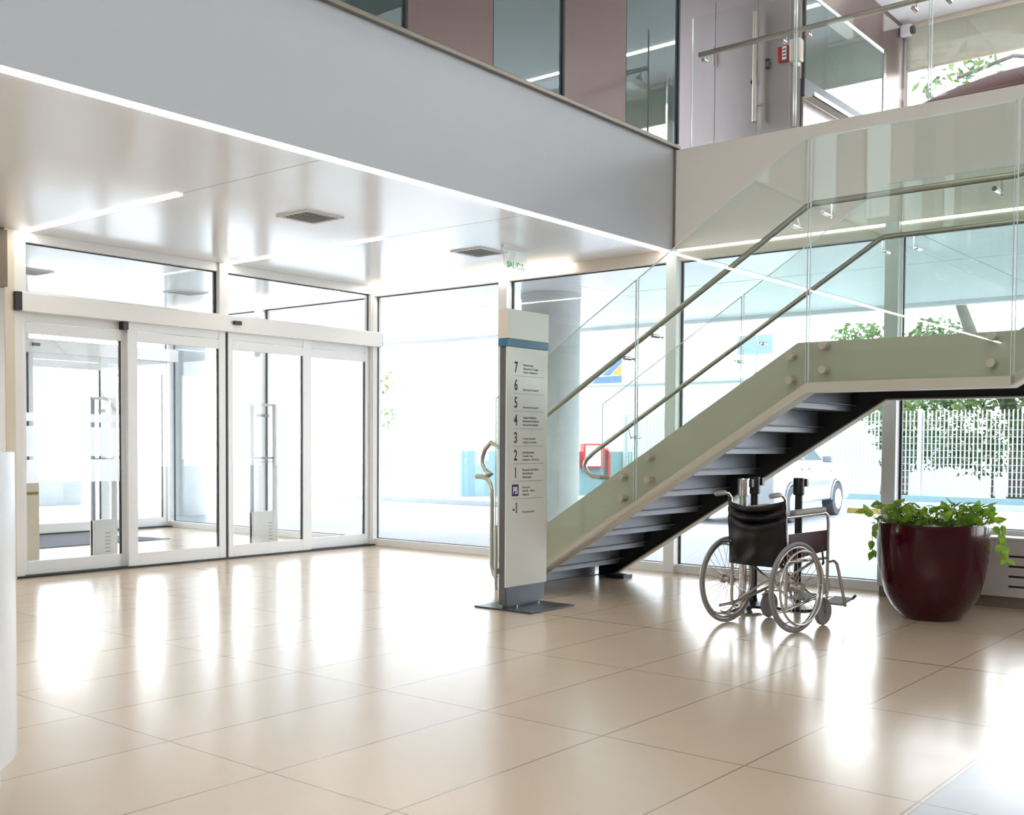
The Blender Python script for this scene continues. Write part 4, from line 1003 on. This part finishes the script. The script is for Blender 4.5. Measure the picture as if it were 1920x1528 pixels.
sb = thing('billboard', 'pale blue billboard panel beyond the upper stair glass', 'sign', (19.2, 4.4, 3.17))
MB().box(19.1, 19.2, 3.9, 4.97, 3.86, 4.40).build('panel', 'billb', sb)
MB().cyl((19.15, 4.4, 3.17), (19.15, 4.4, 3.86), 0.05).build('post', 'kerb', sb)
for (x, y, h, lab) in ((10.5, 8.29, 3.35, 'taller slim grey pole beside the teal wall seen through the corner pane'), (8.9, 8.32, 1.95, 'shorter slim grey pole beyond the kerb left of the taller one')):
    lp = thing('street_pole', lab, 'pole', (x, y, -0.015), 0, 'poles beyond the kerb')
    MB().cyl((x, y, -0.015), (x, y, h), 0.022, n=10).build('shaft', 'kerb', lp, smooth=True)
    MB().cyl((x, y, -0.015), (x, y, 0.02), 0.06, n=12).build('base', 'kerb', lp, smooth=True)
for (x, y, r_, lab) in ((8.62, 8.36, 0.17, 'rounded grey block beyond the kerb left of the shorter pole'), (9.17, 8.12, 0.20, 'rounded grey block beyond the kerb right of the shorter pole')):
    tag(MB().sphere((x, y, -0.01), r_, r_, 0.21, 20, 12).flatten(-0.014).build('kerb_block', 'kerb', smooth=True), lab, 'block', 'grey blocks beyond the kerb')
# trees
def tree(name, label, base, trunk, rad, blobs, nleaf, size, seed, group='trees behind the fence', branches=(), pale=False):
    t = thing(name, label, 'tree', base, 0, group); rr = random.Random(seed)
    tk = MB().tube(trunk, rad, 10)
    for br in branches: tk.tube(br[0], br[1], 7)
    tk.build('trunk', 'palebark' if name == 'street_tree' else 'bark', t, smooth=True)
    f = MB(); tot = sum(b[1][0] * b[1][1] * b[1][2] for b in blobs)
    for (c, r) in blobs:
        for _ in range(max(8, int(nleaf * r[0] * r[1] * r[2] / tot))):
            while True:
                u = Vector((rr.uniform(-1, 1), rr.uniform(-1, 1), rr.uniform(-1, 1)))
                if 0.15 < u.length < 1: break
            p = Vector(c) + Vector((u.x * r[0], u.y * r[1], u.z * r[2]))
            d = Vector((rr.uniform(-1, 1), rr.uniform(-1, 1), rr.uniform(-1.0, 0.35)))
            d.normalize(); s_ = d.cross(Vector((rr.uniform(-1, 1), rr.uniform(-1, 1), rr.uniform(-1, 1)))).normalized(); L2 = size * rr.uniform(0.7, 1.4)
            f.add([p, p + d * L2 * .5 + s_ * L2 * .22, p + d * L2, p + d * L2 * .5 - s_ * L2 * .22], [(0, 1, 2, 3)])
    f.build('crown', 'paleleaf' if name == 'street_tree' else 'treeleaf', t)
    return t
tree('garden_tree', 'tree with a thick dark trunk behind the fence above the planter', (16.3, -3.3, 0), [(16.3, -3.35, 0), (16.3, -3.4, 1.6), (16.25, -3.05, 2.4), (16.2, -2.4, 3.6), (16.2, -1.9, 5.0)], [0.24, 0.2, 0.17, 0.14, 0.10],
     [((16.4, -3.9, 1.5), (0.8, 1.2, 0.6)), ((15.6, -2.2, 1.2), (0.7, 0.9, 0.45)), ((16.2, -4.2, 3.0), (0.9, 1.0, 0.6)), ((16.4, -2.0, 2.5), (0.9, 1.2, 0.5))], 2300, 0.18, 11,
     branches=(([(16.3, -3.4, 1.7), (16.4, -3.9, 2.6), (16.5, -4.6, 3.8)], 0.12),))
tree('garden_tree', 'leafy tree with hanging leaves behind the fence left of the mullion', (17.5, -0.6, 0), [(17.5, -0.4, 0), (17.5, -0.5, 2.2), (17.6, -0.7, 4.2)], [0.13, 0.1, 0.07],
     [((16.6, -0.9, 1.6), (0.8, 0.9, 0.6)), ((17.0, -0.2, 2.3), (0.9, 1.0, 0.5)), ((17.4, 0.6, 3.9), (0.9, 0.9, 0.45)), ((17.2, -1.3, 4.0), (0.8, 0.7, 0.4)), ((15.9, -1.1, 1.0), (0.5, 0.7, 0.35))], 1800, 0.18, 12)
tree('garden_tree', 'bright green tree at the right edge of the window view', (16.8, -6.2, 0), [(16.8, -6.2, 0), (16.8, -6.1, 2.4), (16.7, -5.6, 4.2)], [0.15, 0.12, 0.08],
     [((16.2, -5.1, 1.6), (0.8, 1.0, 0.9)), ((16.5, -5.6, 3.2), (1.0, 1.2, 0.7)), ((16.4, -5.0, 0.6), (0.6, 0.9, 0.4))], 2000, 0.18, 13)
tree('garden_tree', 'tall tree whose branches show under the upstairs blind', (13, -5.4, 0), [(13.6, -7.2, 0), (13.2, -6.9, 4.0), (12.5, -6.3, 7.0), (12.2, -5.6, 9)], [0.2, 0.16, 0.1, 0.05],
     [((11.8, -4.9, 9.4), (1.2, 1.6, 0.7)), ((12.2, -6.8, 9.3), (1.0, 1.3, 0.8)), ((12.0, -3.2, 8.4), (0.8, 1.0, 0.5))], 900, 0.2, 14,
     branches=(([(12.5, -6.3, 7.0), (12.1, -5.2, 8.1), (12.0, -4.2, 8.4), (12, -3.2, 8.2)], 0.04),))
tree('street_tree', 'thin sparse tree seen through the right sliding door pane', (9.8, 12.6, 0), [(9.8, 12.6, -0.015), (9.8, 12.5, 1.6), (10.2, 12.0, 2.6), (10.4, 11.8, 3.4)], [0.05, 0.04, 0.03, 0.02],
     [((10.1, 12.2, 2.2), (0.5, 0.6, 0.5)), ((10.4, 11.8, 2.9), (0.4, 0.5, 0.5))], 120, 0.14, 15, 'street trees by the entrance')
tree('street_tree', 'pale green tree seen through the middle of the sliding doors', (5.2, 14.2, 0), [(5.2, 14.2, -0.015), (5.2, 14.2, 2.6)], [0.05, 0.03],
     [((5.2, 14.2, 2.7), (0.3, 0.35, 0.6))], 90, 0.16, 16, 'street trees by the entrance')
tree('street_tree', 'yellow green tree left of the lamp pole beyond the corner pane', (17.5, 17.7, 0), [(17.5, 17.7, -0.015), (17.5, 17.7, 3.2)], [0.07, 0.04],
     [((17.5, 17.6, 3.4), (0.6, 0.8, 0.4)), ((17.5, 17.9, 2.2), (0.5, 0.6, 0.4))], 140, 0.2, 17, 'street trees by the entrance')

tree('garden_shrub', 'wide leafy shrub filling the fence view right of the mullion', (15.6, -3.2, 0), [(15.7, -3.0, 0), (15.7, -3.0, 1.2)], [0.05, 0.03],
     [((15.5, -2.2, 1.6), (0.5, 1.0, 0.8)), ((15.6, -3.9, 1.9), (0.5, 1.0, 0.7)), ((15.5, -3.0, 1.1), (0.5, 1.0, 0.5)), ((15.6, -3.4, 2.7), (0.6, 1.5, 0.5))], 2600, 0.16, 21, 'shrubs behind the fence')
tree('garden_shrub', 'smaller leafy shrub behind the fence left of the mullion', (15.5, -0.9, 0), [(15.5, -0.6, 0), (15.5, -0.7, 1.2)], [0.04, 0.03],
     [((15.4, -0.9, 1.9), (0.4, 0.7, 0.5)), ((15.4, -1.2, 1.3), (0.4, 0.6, 0.35))], 700, 0.16, 22, 'shrubs behind the fence')
# ------------------------------------------------------------------ camera
f_, yaw, pitch, roll, cx_, cy_ = 2028.40487, 0.681669353, -0.0338187517, 0.00608498096, 961.121811, 901.439948
c_, s_ = math.cos(yaw), math.sin(yaw)
f0 = Vector((c_, s_, 0)); r0 = Vector((s_, -c_, 0)); u0 = Vector((0, 0, 1))
fw = f0 * math.cos(pitch) + u0 * math.sin(pitch); up = u0 * math.cos(pitch) - f0 * math.sin(pitch)
rt = r0 * math.cos(roll) + up * math.sin(roll); uu = up * math.cos(roll) - r0 * math.sin(roll)
cam = bpy.data.cameras.new('camera'); co = bpy.data.objects.new('camera', cam); COL.objects.link(co)
co.matrix_world = Matrix(((rt.x, uu.x, -fw.x, -9.273), (rt.y, uu.y, -fw.y, -9.734), (rt.z, uu.z, -fw.z, 1.25), (0, 0, 0, 1)))
cam.sensor_width = 36; cam.sensor_fit = 'HORIZONTAL'; cam.lens = f_ / 1920 * 36
cam.shift_x = (960 - cx_) / 1920; cam.shift_y = (cy_ - 764) / 1920; cam.clip_end = 300
scene.camera = co

# ------------------------------------------------------------------ light
wd_ = bpy.data.worlds.new('sky'); scene.world = wd_; wd_.use_nodes = True
N = wd_.node_tree.nodes; L = wd_.node_tree.links; N.clear()
wo = N.new('ShaderNodeOutputWorld'); bg = N.new('ShaderNodeBackground'); L.new(bg.outputs[0], wo.inputs[0])
tc = N.new('ShaderNodeTexCoord'); sp = N.new('ShaderNodeSeparateXYZ'); L.new(tc.outputs['Generated'], sp.inputs[0])
rp = N.new('ShaderNodeValToRGB'); L.new(sp.outputs[2], rp.inputs[0])
rp.color_ramp.elements[0].position = 0.0; rp.color_ramp.elements[0].color = (0.97, 0.985, 1.0, 1)
rp.color_ramp.elements[1].position = 0.7; rp.color_ramp.elements[1].color = (0.80, 0.90, 1.0, 1)
L.new(rp.outputs[0], bg.inputs[0]); bg.inputs[1].default_value = 5.6
sun = bpy.data.lights.new('sun', 'SUN'); sun.energy = 6.0; sun.angle = R(3); sun.color = (1.0, 0.96, 0.9)
so = bpy.data.objects.new('sun', sun); COL.objects.link(so)
so.rotation_euler = Vector((-0.45, -0.55, -1.0)).to_track_quat('-Z', 'Y').to_euler()
# unseen area lights added under the hall roof as warm fill
for i, (x, y) in enumerate(((-12.5, -6.0), (-8.5, -5.6), (-4.5, -5.6), (-12.5, -15.2), (-8.0, -15.2), (-4.0, -15.2))):
    al = bpy.data.lights.new('hall_fill', 'AREA'); al.shape = 'SQUARE'; al.size = 0.9; al.energy = 22; al.color = (1.0, 0.93, 0.84)
    ao = bpy.data.objects.new('hall_fill', al); COL.objects.link(ao); ao.location = (x, y, 8.17)

vs_ = scene.view_settings
vs_.view_transform = 'Standard'; vs_.look = 'None'; vs_.exposure = 0.6; vs_.gamma = 1.0; vs_.use_curve_mapping = False
scene.cycles.max_bounces = 12; scene.cycles.transparent_max_bounces = 40; scene.cycles.diffuse_bounces = 5; scene.cycles.glossy_bounces = 5
scene.cycles.sample_clamp_indirect = 6.0
